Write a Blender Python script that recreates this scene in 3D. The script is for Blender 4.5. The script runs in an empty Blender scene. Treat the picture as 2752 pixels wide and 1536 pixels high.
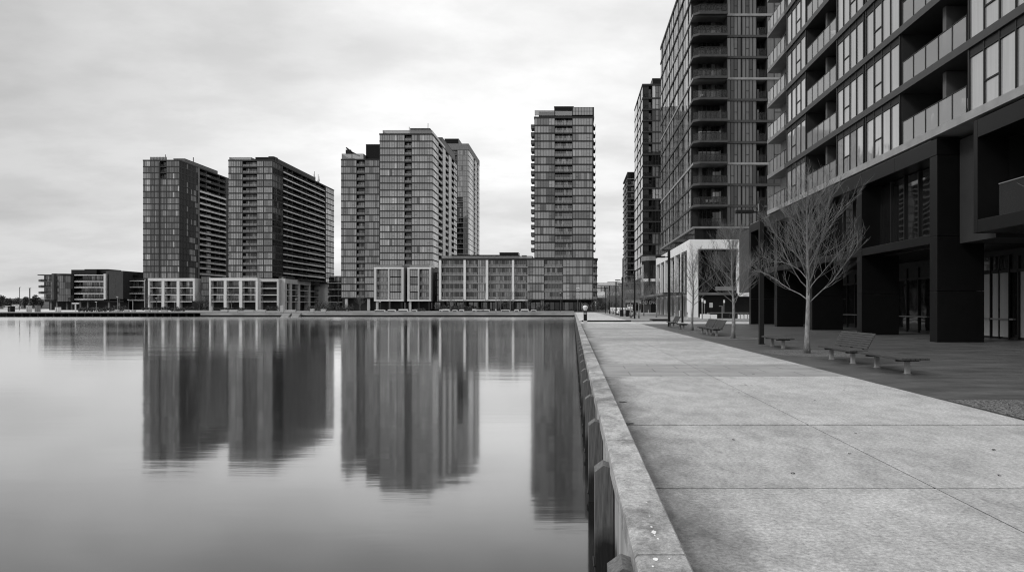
import bpy, math, random
from mathutils import Vector
R = random.Random(7)
S = bpy.context.scene
COL = S.collection
# ------------------------------------------------------------------ picture geometry -> metres
F, CX, CY, H = 1800.0, 1540.0, 824.0, 1.65
def PX(px, Y): return (px - CX) / F * Y
def PZ(py, Y): return H + (CY - py) / F * Y
def YX(px, X): return X * F / (px - CX)
WZ = -1.15                      # water level

# ------------------------------------------------------------------ materials
def newmat(name):
    m = bpy.data.materials.new(name); m.use_nodes = True
    return m, m.node_tree, m.node_tree.nodes['Principled BSDF']
def g3(v): return (v, v, v, 1)
def mat(name, v, rough=.6, noise=.12, scale=3.0, ior=1.45, stretch=(1, 1, 1), metal=0, bump=0, detail=6, spec=.5):
    m, nt, b = newmat(name)
    N, L = nt.nodes, nt.links
    tc = N.new('ShaderNodeTexCoord'); mp = N.new('ShaderNodeMapping'); nz = N.new('ShaderNodeTexNoise')
    mp.inputs['Scale'].default_value = stretch
    nz.inputs['Scale'].default_value = scale; nz.inputs['Detail'].default_value = detail; nz.inputs['Roughness'].default_value = .62
    L.new(tc.outputs['Object'], mp.inputs[0]); L.new(mp.outputs[0], nz.inputs['Vector'])
    rp = N.new('ShaderNodeValToRGB')
    rp.color_ramp.elements[0].position = .3; rp.color_ramp.elements[1].position = .72
    rp.color_ramp.elements[0].color = g3(v * (1 - noise)); rp.color_ramp.elements[1].color = g3(min(1, v * (1 + noise)))
    L.new(nz.outputs['Fac'], rp.inputs[0]); L.new(rp.outputs[0], b.inputs['Base Color'])
    b.inputs['Roughness'].default_value = rough; b.inputs['IOR'].default_value = ior; b.inputs['Metallic'].default_value = metal
    b.inputs['Specular IOR Level'].default_value = spec
    if bump:
        bp = N.new('ShaderNodeBump'); bp.inputs['Strength'].default_value = bump; bp.inputs['Distance'].default_value = .02
        L.new(nz.outputs['Fac'], bp.inputs['Height']); L.new(bp.outputs[0], b.inputs['Normal'])
    return m
def glassmat(name, v, var=.35, ior=1.9, rough=.03, folds=True, fscale=5.0, wob=.02):
    """coated window glass over blinds and curtains: vertical folds in the colour, a faint waviness in the reflection"""
    m, nt, b = newmat(name)
    N, L = nt.nodes, nt.links
    tc = N.new('ShaderNodeTexCoord'); mp = N.new('ShaderNodeMapping'); nz = N.new('ShaderNodeTexNoise')
    mp.inputs['Scale'].default_value = (1, 1, .05)
    nz.inputs['Scale'].default_value = fscale; nz.inputs['Detail'].default_value = 3
    oi = N.new('ShaderNodeObjectInfo'); sc = N.new('ShaderNodeVectorMath'); sc.operation = 'MULTIPLY_ADD'; sc.inputs[1].default_value = (37, 61, 83)
    L.new(oi.outputs['Random'], sc.inputs[0]); L.new(mp.outputs[0], sc.inputs[2])
    L.new(tc.outputs['Object'], mp.inputs[0]); L.new(sc.outputs[0], nz.inputs['Vector'])
    rp = N.new('ShaderNodeValToRGB')
    rp.color_ramp.elements[0].position = .32; rp.color_ramp.elements[1].position = .68
    rp.color_ramp.elements[0].color = g3(v * (1 - var)); rp.color_ramp.elements[1].color = g3(v * (1 + var))
    L.new(nz.outputs['Fac'], rp.inputs[0]); L.new(rp.outputs[0], b.inputs['Base Color'])
    b.inputs['Roughness'].default_value = rough; b.inputs['IOR'].default_value = ior
    n2 = N.new('ShaderNodeTexNoise'); n2.inputs['Scale'].default_value = .7; n2.inputs['Detail'].default_value = 1
    L.new(tc.outputs['Object'], n2.inputs['Vector'])
    bp = N.new('ShaderNodeBump'); bp.inputs['Strength'].default_value = wob; bp.inputs['Distance'].default_value = .3
    L.new(n2.outputs['Fac'], bp.inputs['Height']); L.new(bp.outputs[0], b.inputs['Normal'])
    return m
def clearglass(name, tint=.75, ior=1.6, base=.25, body=.12):
    m, nt, b = newmat(name)
    N, L = nt.nodes, nt.links
    tr = N.new('ShaderNodeBsdfTransparent'); tr.inputs[0].default_value = g3(tint)
    mx = N.new('ShaderNodeMixShader'); mx.inputs[0].default_value = base
    b.inputs['Base Color'].default_value = g3(body); b.inputs['Roughness'].default_value = .05; b.inputs['IOR'].default_value = ior
    fr = N.new('ShaderNodeFresnel'); fr.inputs[0].default_value = ior
    ad = N.new('ShaderNodeMath'); ad.operation = 'ADD'; ad.inputs[1].default_value = base; ad.use_clamp = True
    L.new(fr.outputs[0], ad.inputs[0]); L.new(ad.outputs[0], mx.inputs[0])
    L.new(tr.outputs[0], mx.inputs[1]); L.new(b.outputs[0], mx.inputs[2])
    L.new(mx.outputs[0], N['Material Output'].inputs[0])
    return m

M = {}
M['dark_metal'] = mat('dark_metal', .006, .34, .15, 2, spec=.2)
M['black_metal'] = mat('black_metal', .007, .5, .25, 1.2, spec=.3)
M['frame'] = mat('window_frame', .014, .5, .1, 2, spec=.35)
M['frame_mid'] = mat('window_frame_mid', .04, .5, .1, 2)
M['slab_dark'] = mat('slab_dark', .026, .7, .18, 1.2)
M['slab_mid'] = mat('slab_mid', .20, .75, .2, 1.2)
M['slab_pale'] = mat('slab_pale', .30, .8, .2, 1.0)
M['slab_light'] = mat('slab_light', .72, .8, .15, 1.0)
M['white_panel'] = mat('white_panel', .80, .7, .07, .6, stretch=(1, 1, .3))
M['pale_panel'] = mat('pale_panel', .58, .7, .1, .6, stretch=(1, 1, .3))
M['grey_panel'] = mat('grey_panel', .10, .6, .15, .8, stretch=(1, 1, .3))
M['wall_dark'] = mat('wall_dark', .022, .8, .2, 1)
M['wall_grey'] = mat('wall_grey', .055, .7, .2, .8, stretch=(1, 1, .3))
M['wall_mid'] = mat('wall_mid', .07, .8, .2, 1)
M['shop'] = glassmat('shop_glass', .010, .5, 1.5, .04, wob=.05)
M['blind'] = glassmat('blind_glass', .38, .12, 1.45, .12, fscale=1.5)
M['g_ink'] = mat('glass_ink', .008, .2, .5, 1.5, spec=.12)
M['g_d2'] = glassmat('glass_dim', .09, .35, 2.1)
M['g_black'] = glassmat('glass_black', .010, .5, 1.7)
M['g_dark'] = glassmat('glass_dark', .05, .5, 2.0)
M['g_mid'] = glassmat('glass_mid', .17, .3, 2.5)
M['g_lite'] = glassmat('glass_pale_blind', .45, .25, 2.6)
M['g_grey'] = glassmat('glass_grey_curtain', .11, .3, 1.7, .05, fscale=3.0)
M['g_mid2'] = glassmat('glass_mid_blind', .26, .3, 2.6)
M['rail_far'] = clearglass('balustrade_far', .7, 1.8, .36, .42)
M['g_curt'] = glassmat('glass_curtain', .33, .12, 3.0, .04, fscale=4.0, wob=.06)
M['g_curt2'] = glassmat('glass_curtain_dim', .25, .16, 2.9, .04, fscale=3.0, wob=.06)
M['rail'] = clearglass('balustrade_glass', .8, 1.5, .12)
M['rail_pale'] = clearglass('balustrade_frosted', .7, 2.4, .34, .45)
M['timber'] = mat('weathered_timber', .05, .75, .45, 9, stretch=(6, .35, 6), bump=.3)
M['timber_post'] = mat('fender_timber', .13, .8, .5, 5, stretch=(6, 6, .5), bump=.4)
M['leg_metal'] = mat('galvanised_leg', .26, .55, .15, 4)
M['bark'] = mat('bark', .19, .85, .45, 14, bump=.5)
M['bark_trunk'] = mat('bark_trunk', .22, .9, .55, 9, stretch=(1, 1, .5), bump=.6)
M['leaf'] = mat('leaf', .05, .7, .5, 2)
M['leaf_pale'] = mat('leaf_pale', .10, .7, .5, 2)
M['white'] = mat('white_paint', .75, .5, .06, 3)
M['ink'] = mat('sign_ink', .02, .6, .05, 3)
M['lampglass'] = mat('lamp_diffuser', .8, .3, .03, 3)
M['rubber'] = mat('rubber', .02, .8, .1, 3)
M['dropping'] = mat('bird_dropping', .8, .8, .1, 30)
M['jetty'] = mat('jetty_timber', .16, .85, .4, 2, stretch=(1, 6, 1))
M['pile'] = mat('jetty_pile', .24, .85, .4, 2)

def concrete(name, v, dirt_x=None, mott=.55, sp=.22):
    """broom-finished concrete: large mottles, diagonal scuffs, fine aggregate speckle, a ragged dirt strip along the wall"""
    m, nt, b = newmat(name)
    N, L = nt.nodes, nt.links
    tc = N.new('ShaderNodeTexCoord')
    def noise(scale, detail, stretch=(1, 1, 1), rot=0, rough=.6):
        mp = N.new('ShaderNodeMapping'); mp.inputs['Scale'].default_value = stretch; mp.inputs['Rotation'].default_value = (0, 0, rot)
        nz = N.new('ShaderNodeTexNoise'); nz.inputs['Scale'].default_value = scale; nz.inputs['Detail'].default_value = detail
        nz.inputs['Roughness'].default_value = rough
        L.new(tc.outputs['Object'], mp.inputs[0]); L.new(mp.outputs[0], nz.inputs['Vector']); return nz
    def ramp(sock, p0, v0, p1, v1):
        r = N.new('ShaderNodeMapRange'); r.inputs['From Min'].default_value = p0; r.inputs['From Max'].default_value = p1
        r.inputs['To Min'].default_value = v0; r.inputs['To Max'].default_value = v1; L.new(sock, r.inputs[0]); return r.outputs[0]
    def mul(a, c):
        q = N.new('ShaderNodeMath'); q.operation = 'MULTIPLY'; L.new(a, q.inputs[0])
        if isinstance(c, float): q.inputs[1].default_value = c
        else: L.new(c, q.inputs[1])
        return q.outputs[0]
    big = noise(.55, 7, (1, .8, 1), .4, .68)
    a = ramp(big.outputs['Fac'], .32, 1 - mott * .8, .6, 1 + mott * .2)
    scuff = noise(3.4, 8, (1, .5, 1), .5, .76)
    a = mul(a, ramp(scuff.outputs['Fac'], .34, 1 - mott * .85, .56, 1.05))
    fine = noise(26, 4, rough=.75)
    a = mul(a, ramp(fine.outputs['Fac'], .3, 1 - sp * 1.6, .68, 1 + sp))
    spk = noise(90, 2)
    a = mul(a, ramp(spk.outputs['Fac'], .33, .72, .5, 1.03))
    if dirt_x is not None:
        sx = N.new('ShaderNodeSeparateXYZ'); L.new(tc.outputs['Object'], sx.inputs[0])
        rag = noise(1.3, 6, (1, .5, 1), rough=.7)
        ad = N.new('ShaderNodeMath'); ad.operation = 'MULTIPLY_ADD'; ad.inputs[1].default_value = -1.5
        L.new(rag.outputs['Fac'], ad.inputs[0]); L.new(sx.outputs['X'], ad.inputs[2])
        a = mul(a, ramp(ad.outputs[0], dirt_x - .75, .33, dirt_x - .1, 1.0))
    a = mul(a, v)
    cb = N.new('ShaderNodeCombineColor')
    for k in range(3): L.new(a, cb.inputs[k])
    L.new(cb.outputs[0], b.inputs['Base Color'])
    b.inputs['Roughness'].default_value = .72
    bp = N.new('ShaderNodeBump'); bp.inputs['Strength'].default_value = .25; bp.inputs['Distance'].default_value = .006
    L.new(fine.outputs['Fac'], bp.inputs['Height']); L.new(bp.outputs[0], b.inputs['Normal'])
    return m
M['concrete'] = concrete('promenade_concrete', .475, dirt_x=.72, mott=.30, sp=.30)
M['concrete_b'] = concrete('promenade_concrete_later_pour', .45, dirt_x=.72, mott=.34, sp=.30)
M['concrete_c'] = concrete('promenade_concrete_pale_pour', .495, dirt_x=.72, mott=.28, sp=.30)
M['coping'] = concrete('coping_concrete', .44, mott=.75, sp=.25)
M['wallface'] = mat('seawall_concrete', .36, .85, .45, 1.6, stretch=(1, 2.5, .25), bump=.2)
M['pale_pave'] = concrete('pale_paving', .60, mott=.3)
M['mid_pave'] = concrete('far_paving', .30, mott=.3)
def tide(m, z0, z1, lo):
    nt = m.node_tree; N, L = nt.nodes, nt.links; b = N['Principled BSDF']; src = b.inputs['Base Color'].links[0].from_socket
    tc = N.new('ShaderNodeTexCoord'); sx = N.new('ShaderNodeSeparateXYZ'); L.new(tc.outputs['Object'], sx.inputs[0])
    nz = N.new('ShaderNodeTexNoise'); nz.inputs['Scale'].default_value = 3; nz.inputs['Detail'].default_value = 5; L.new(tc.outputs['Object'], nz.inputs['Vector'])
    ma = N.new('ShaderNodeMath'); ma.operation = 'MULTIPLY_ADD'; ma.inputs[1].default_value = .5; L.new(nz.outputs['Fac'], ma.inputs[0]); L.new(sx.outputs['Z'], ma.inputs[2])
    mr = N.new('ShaderNodeMapRange'); mr.inputs[1].default_value = z0 + .25; mr.inputs[2].default_value = z1 + .25; mr.inputs[3].default_value = lo; mr.inputs[4].default_value = 1; L.new(ma.outputs[0], mr.inputs[0])
    mx = N.new('ShaderNodeMix'); mx.data_type = 'RGBA'; mx.blend_type = 'MULTIPLY'; mx.inputs[0].default_value = 1; L.new(src, mx.inputs[6]); L.new(mr.outputs[0], mx.inputs[7]); L.new(mx.outputs[2], b.inputs['Base Color'])
tide(M['timber_post'], -.85, -.6, .12); tide(M['wallface'], -.9, -.6, .15)
M['joint'] = mat('joint', .03, .9, .2, 6)
M['asphalt'] = mat('asphalt', .06, .85, .25, .8)
M['quaystone'] = mat('quay_stone', .48, .85, .45, .5, stretch=(.3, 1, 1))

def pavers(name, v, bw, bh, gap, var, rough):
    m, nt, b = newmat(name)
    N, L = nt.nodes, nt.links
    tc = N.new('ShaderNodeTexCoord'); br = N.new('ShaderNodeTexBrick')
    br.inputs['Color1'].default_value = g3(v * (1 - var)); br.inputs['Color2'].default_value = g3(v * (1 + var)); br.inputs['Mortar'].default_value = g3(v * .45)
    br.inputs['Scale'].default_value = 1; br.inputs['Mortar Size'].default_value = gap; br.inputs['Brick Width'].default_value = bw; br.inputs['Row Height'].default_value = bh
    L.new(tc.outputs['Object'], br.inputs['Vector'])
    mp = N.new('ShaderNodeMapping'); mp.inputs['Scale'].default_value = (.5, 1.1, 1)
    nz = N.new('ShaderNodeTexNoise'); nz.inputs['Scale'].default_value = 1.3; nz.inputs['Detail'].default_value = 7; nz.inputs['Roughness'].default_value = .7
    L.new(tc.outputs['Object'], mp.inputs[0]); L.new(mp.outputs[0], nz.inputs['Vector'])
    mr = N.new('ShaderNodeMapRange'); mr.inputs['From Min'].default_value = .3; mr.inputs['From Max'].default_value = .7
    mr.inputs['To Min'].default_value = .7; mr.inputs['To Max'].default_value = 1.25
    L.new(nz.outputs['Fac'], mr.inputs[0])
    mx = N.new('ShaderNodeMix'); mx.data_type = 'RGBA'; mx.blend_type = 'MULTIPLY'; mx.inputs[0].default_value = 1
    L.new(br.outputs['Color'], mx.inputs[6]); L.new(mr.outputs[0], mx.inputs[7]); L.new(mx.outputs[2], b.inputs['Base Color'])
    r2 = N.new('ShaderNodeMapRange'); r2.inputs['From Min'].default_value = .3; r2.inputs['From Max'].default_value = .7
    r2.inputs['To Min'].default_value = rough - .12; r2.inputs['To Max'].default_value = rough + .12
    L.new(nz.outputs['Fac'], r2.inputs[0]); L.new(r2.outputs[0], b.inputs['Roughness'])
    return m
M['plaza'] = pavers('plaza_pavers', .090, 1.2, .6, .004, .05, .43)
M['band'] = pavers('band_pavers', .31, 1.4, .85, .012, .05, .7)
def gravel():
    m, nt, b = newmat('resin_gravel')
    N, L = nt.nodes, nt.links
    tc = N.new('ShaderNodeTexCoord'); vo = N.new('ShaderNodeTexVoronoi'); vo.inputs['Scale'].default_value = 42; vo.inputs['Randomness'].default_value = 1
    L.new(tc.outputs['Object'], vo.inputs['Vector'])
    rp = N.new('ShaderNodeValToRGB'); rp.color_ramp.elements[0].color = g3(.02); rp.color_ramp.elements[1].color = g3(.26)
    rp.color_ramp.elements[0].position = .25; rp.color_ramp.elements[1].position = .9
    L.new(vo.outputs['Color'], rp.inputs[0]); L.new(rp.outputs[0], b.inputs['Base Color']); b.inputs['Roughness'].default_value = .8
    bp = N.new('ShaderNodeBump'); bp.inputs['Distance'].default_value = .02; L.new(vo.outputs['Distance'], bp.inputs['Height']); L.new(bp.outputs[0], b.inputs['Normal'])
    return m
M['gravel'] = gravel()
def watermat():
    m, nt, b = newmat('still_water')
    N, L = nt.nodes, nt.links
    b.inputs['Base Color'].default_value = g3(.012); b.inputs['Specular IOR Level'].default_value = 0; b.inputs['Roughness'].default_value = 1
    gl = N.new('ShaderNodeBsdfGlossy'); gl.inputs['Color'].default_value = g3(1)
    lw = N.new('ShaderNodeLayerWeight'); lw.inputs['Blend'].default_value = .5
    fm = N.new('ShaderNodeMapRange'); fm.interpolation_type = 'SMOOTHSTEP'
    for i, v in ((1, .535), (2, 1.012), (3, .075), (4, .98)): fm.inputs[i].default_value = v
    L.new(lw.outputs['Facing'], fm.inputs[0])
    mx = N.new('ShaderNodeMixShader'); L.new(fm.outputs[0], mx.inputs[0]); L.new(b.outputs[0], mx.inputs[1]); L.new(gl.outputs[0], mx.inputs[2]); L.new(mx.outputs[0], N['Material Output'].inputs[0])
    tc = N.new('ShaderNodeTexCoord'); mp = N.new('ShaderNodeMapping'); mp.inputs['Scale'].default_value = (.22, 1, 1); mp.inputs['Rotation'].default_value = (0, 0, .12)
    nz = N.new('ShaderNodeTexNoise'); nz.inputs['Scale'].default_value = .5; nz.inputs['Detail'].default_value = 5; nz.inputs['Roughness'].default_value = .5
    L.new(tc.outputs['Object'], mp.inputs[0]); L.new(mp.outputs[0], nz.inputs['Vector'])
    bp = N.new('ShaderNodeBump'); bp.inputs['Strength'].default_value = .08; bp.inputs['Distance'].default_value = .12
    L.new(nz.outputs['Fac'], bp.inputs['Height']); L.new(bp.outputs[0], gl.inputs['Normal'])
    n2 = N.new('ShaderNodeTexNoise'); n2.inputs['Scale'].default_value = .02; n2.inputs['Detail'].default_value = 3
    mp2 = N.new('ShaderNodeMapping'); mp2.inputs['Scale'].default_value = (.4, 1.6, 1)
    L.new(tc.outputs['Object'], mp2.inputs[0]); L.new(mp2.outputs[0], n2.inputs['Vector'])
    mr = N.new('ShaderNodeMapRange'); mr.inputs['From Min'].default_value = .35; mr.inputs['From Max'].default_value = .7
    mr.inputs['To Min'].default_value = .06; mr.inputs['To Max'].default_value = .12
    L.new(n2.outputs['Fac'], mr.inputs[0])
    sy = N.new('ShaderNodeSeparateXYZ'); L.new(tc.outputs['Object'], sy.inputs[0])          # breeze ruffles the water under the far quay
    wy = N.new('ShaderNodeMapRange'); wy.interpolation_type = 'SMOOTHSTEP'
    for i, v in ((1, 95), (2, 165), (3, 0), (4, .2)): wy.inputs[i].default_value = v
    L.new(sy.outputs['Y'], wy.inputs[0])
    mxx = N.new('ShaderNodeMath'); mxx.operation = 'MAXIMUM'; L.new(mr.outputs[0], mxx.inputs[0]); L.new(wy.outputs[0], mxx.inputs[1]); L.new(mxx.outputs[0], gl.inputs['Roughness'])
    return m
M['water'] = watermat()

# ------------------------------------------------------------------ mesh building
class MB:
    def __init__(self, f=None, flip=False):
        self.v, self.fc, self.mi, self.ms = [], [], [], []
        self.f, self.flip = f or (lambda a, b, c: (a, b, c)), flip
    def slot(self, m):
        if m not in self.ms: self.ms.append(m)
        return self.ms.index(m)
    def face(self, pts, m):
        i = len(self.v); self.v += [tuple(p) for p in pts]
        self.fc.append(tuple(range(i, i + len(pts)))); self.mi.append(self.slot(m))
    def quad(self, pts, m):          # in local (u, d, z), counter-clockwise seen from outside when not flipped
        P = [self.f(*p) for p in pts]
        self.face(P[::-1] if self.flip else P, m)
    def box(self, a0, a1, b0, b1, c0, c1, m):
        p, q = self.f(a0, b0, c0), self.f(a1, b1, c1)
        x0, x1 = sorted((p[0], q[0])); y0, y1 = sorted((p[1], q[1])); z0, z1 = sorted((p[2], q[2]))
        i = len(self.v); s = self.slot(m)
        self.v += [(x0, y0, z0), (x1, y0, z0), (x1, y1, z0), (x0, y1, z0), (x0, y0, z1), (x1, y0, z1), (x1, y1, z1), (x0, y1, z1)]
        for t in ((0, 3, 2, 1), (4, 5, 6, 7), (0, 1, 5, 4), (1, 2, 6, 5), (2, 3, 7, 6), (3, 0, 4, 7)):
            self.fc.append(tuple(i + k for k in t)); self.mi.append(s)
    def prism(self, pts, z0, z1, m):  # vertical prism from a CCW plan polygon
        n = len(pts)
        self.face([(x, y, z1) for x, y in pts], m); self.face([(x, y, z0) for x, y in pts[::-1]], m)
        for k in range(n):
            a, b = pts[k], pts[(k + 1) % n]
            self.face([(a[0], a[1], z0), (b[0], b[1], z0), (b[0], b[1], z1), (a[0], a[1], z1)], m)
    def extr(self, prof, axis, a0, a1, m):  # profile polygon extruded along an axis ('x': profile (y,z); 'y': profile (x,z))
        def P(p, a): return (a, p[0], p[1]) if axis == 'x' else (p[0], a, p[1])
        n = len(prof)
        self.face([P(p, a0) for p in prof], m); self.face([P(p, a1) for p in prof[::-1]], m)
        for k in range(n):
            a, b = prof[k], prof[(k + 1) % n]
            self.face([P(b, a0), P(a, a0), P(a, a1), P(b, a1)], m)
    def tube(self, pts, rad, n, m, cap=True):
        s = self.slot(m); rings = []
        for k, p in enumerate(pts):
            p = Vector(p)
            d = (Vector(pts[min(k + 1, len(pts) - 1)]) - Vector(pts[max(k - 1, 0)]))
            d = d.normalized() if d.length > 1e-9 else Vector((0, 0, 1))
            a = d.cross(Vector((0, 0, 1)) if abs(d.z) < .95 else Vector((1, 0, 0))).normalized(); b = d.cross(a)
            r = rad[k] if isinstance(rad, (list, tuple)) else rad
            i = len(self.v)
            for j in range(n):
                t = 2 * math.pi * j / n
                self.v.append(tuple(p + a * (r * math.cos(t)) + b * (r * math.sin(t))))
            rings.append(i)
        for k in range(len(rings) - 1):
            for j in range(n):
                j2 = (j + 1) % n
                self.fc.append((rings[k] + j2, rings[k] + j, rings[k + 1] + j, rings[k + 1] + j2)); self.mi.append(s)
        if cap:
            self.fc.append(tuple(rings[0] + j for j in range(n))); self.mi.append(s)
            self.fc.append(tuple(rings[-1] + j for j in range(n - 1, -1, -1))); self.mi.append(s)
    def mesh(self, name):
        me = bpy.data.meshes.new(name); me.from_pydata(self.v, [], self.fc)
        for m in self.ms: me.materials.append(M[m])
        me.polygons.foreach_set('material_index', self.mi)
        me.update(); return me
    def build(self, name, parent=None, loc=(0, 0, 0), smooth=False, bevel=0):
        return link(name, self.mesh(name), parent, loc, smooth, bevel)
def link(name, me, parent=None, loc=(0, 0, 0), smooth=False, bevel=0):
    o = bpy.data.objects.new(name, me); COL.objects.link(o); o.location = loc
    if parent: o.parent = parent
    if smooth: me.polygons.foreach_set('use_smooth', [True] * len(me.polygons))
    if bevel:
        b = o.modifiers.new('edge', 'BEVEL'); b.width = bevel; b.segments = 2; b.limit_method = 'ANGLE'
    return o
def tag(o, label=None, cat=None, group=None, kind=None):
    if label: o['label'] = label
    if cat: o['category'] = cat
    if group: o['group'] = group
    if kind: o['kind'] = kind
    return o
def thing(name, label, cat, loc=(0, 0, 0), rz=0, group=None):
    o = bpy.data.objects.new(name, None); COL.objects.link(o); o.location = loc; o.rotation_euler = (0, 0, rz)
    o.empty_display_size = .2
    return tag(o, label, cat, group)
def kids(o): return [c for c in ALL() if c.parent == o]
def ALL(): return list(COL.objects)
def dup(o, loc, rz=None, label=None, group=None, scale=None, _c=None):
    r = o.copy(); COL.objects.link(r); r.location = loc
    if rz is not None: r.rotation_euler = (0, 0, rz)
    if scale: r.scale = (scale,) * 3 if not isinstance(scale, tuple) else scale
    if label: r['label'] = label
    if group: r['group'] = group
    for c in list(o.children):
        k = c.copy(); COL.objects.link(k); k.parent = r
        for g in list(c.children):
            q = g.copy(); COL.objects.link(q); q.parent = k
    return r
def struct(name, mb, label=None): 
    o = mb.build(name); tag(o, label, None, None, 'structure'); return o

# ------------------------------------------------------------------ generic apartment building
class Bld:
    def __init__(self, name, label, group=None, cat='building'):
        self.root = thing(name, label, cat, (0, 0, 0), 0, group)
        self.body = MB(); self.nwin = 0; self.extra = MB(); self.cache = {}
        self.bodymat = 'wall_dark'
    def place(self, name, mb_key, maker, z, sub=None):
        """one window or balcony per storey; three alternating drawings of each bay share their mesh data"""
        k = (mb_key, R.randrange(7))
        if k not in self.cache: self.cache[k] = maker()
        mbs = self.cache[k]
        if name == 'window':
            self.nwin += 1
            if self.nwin > 100:
                e = self.extra; off = len(e.v); m0 = mbs[0]
                e.v += [(x, y, q + z) for x, y, q in m0.v]
                mp = [e.slot(m) for m in m0.ms]
                e.fc += [tuple(i + off for i in t) for t in m0.fc]; e.mi += [mp[i] for i in m0.mi]
                return
        ob = None
        for i, (nm, mb) in enumerate(zip((name, sub), mbs)):
            if mb is None or not mb.v: continue
            if not hasattr(mb, 'me'): mb.me = mb.mesh(nm)
            o = link(nm, mb.me, self.root if i == 0 else ob, (0, 0, z) if i == 0 else (0, 0, 0))
            if i == 0: ob = o
    def done(self, bodyname='wall'):
        self.body.build(bodyname, self.root)
        if self.extra.v:
            o = self.extra.build('window', self.root); o['kind'] = 'stuff'

def mapper(kind, c):
    if kind == 'front': return (lambda u, d, z: (u, c - d, z)), False
    if kind == 'east': return (lambda u, d, z: (c + d, u, z)), False
    if kind == 'west': return (lambda u, d, z: (c - d, u, z)), True

def win_maker(f, flip, u0, u1, fh, n, tones, frame='frame', sill=.22, head=.2, transom=False, spandrel=0, mull=.10, lowbar=True, fr=.10, dep=.07):
    def mk():
        mb = MB(f, flip); z0, z1 = sill, fh - head
        w = (u1 - u0 - 2 * fr) / n
        zt = z1 - spandrel
        for k in range(n):
            a, b = u0 + fr + k * w, u0 + fr + (k + 1) * w
            if k == 0 or R.random() > .35: t = R.choices([x for x, _ in tones], [y for _, y in tones])[0]
            e = [R.uniform(-.008, .008) for _ in range(3)]
            mb.quad([(a, -dep + e[0], z0), (b, -dep + e[1], z0), (b, -dep + e[1] + e[2], zt), (a, -dep + e[0] + e[2], zt)], t)
        if spandrel: mb.box(u0 + fr, u1 - fr, -.1, -.05, zt, z1, 'wall_dark')
        mb.box(u0, u0 + fr, -.1, .0, z0, z1, frame); mb.box(u1 - fr, u1, -.1, .0, z0, z1, frame)
        for k in range(1, n): mb.box(u0 + fr + k * w - mull / 2, u0 + fr + k * w + mull / 2, -.09, -.012 if dep > .05 else .0, z0, z1, frame)
        if spandrel: mb.box(u0 + fr, u1 - fr, -.09, -.02, zt - .03, zt + .03, frame)
        if lowbar and n > 1:
            k = 1 if n < 4 else R.choice((1, n - 2))
            a = u0 + fr + k * w
            zz = z0 + (zt - z0) * .42
            mb.box(a + mull / 2, a + w - mull / 2, -.09, -.02, zz - .03, zz + .03, frame)
        return (mb,)
    return mk
def balc_maker(f, flip, u0, u1, fh, n, tones, rec, rail='rail', div=None, railmat='frame', out=0.0, rail_h=1.05, npan=None, lit=.0):
    def mk():
        mb = MB(f, flip); z0, z1 = .2, fh - .2
        w = (u1 - u0) / n
        for k in range(n):
            a, b = u0 + k * w, u0 + (k + 1) * w
            t = R.choices([x for x, _ in tones], [y for _, y in tones])[0]
            mb.quad([(a, -rec + .04, z0), (b, -rec + .04, z0), (b, -rec + .04, z1), (a, -rec + .04, z1)], t)
            mb.box(a - .04, a + .04, -rec + .02, -rec + .1, z0, z1, 'frame')
        if div:
            for q in range(1, div):
                uu = u0 + (u1 - u0) * q / div
                mb.box(uu - .1, uu + .1, -rec + .12, -.12, z0, z1, 'wall_mid')
        rl = MB(f, flip); np_ = npan or max(2, int(round((u1 - u0) / 1.3))); p = (u1 - u0) / np_
        d = out - .06
        rl.quad([(u0 + .03, d, z0), (u1 - .03, d, z0), (u1 - .03, d, z0 + rail_h - .05), (u0 + .03, d, z0 + rail_h - .05)], rail)
        for k in range(np_ + 1):
            uu = min(max(u0 + k * p, u0 + .04), u1 - .04)
            rl.box(uu - .025, uu + .025, d + .004, d + .03, z0, z0 + rail_h - .04, railmat)
        rl.box(u0 + .01, u1 - .01, d - .04, d + .02, z0 + rail_h - .04, z0 + rail_h, railmat)
        return (mb, rl)
    return mk

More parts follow.
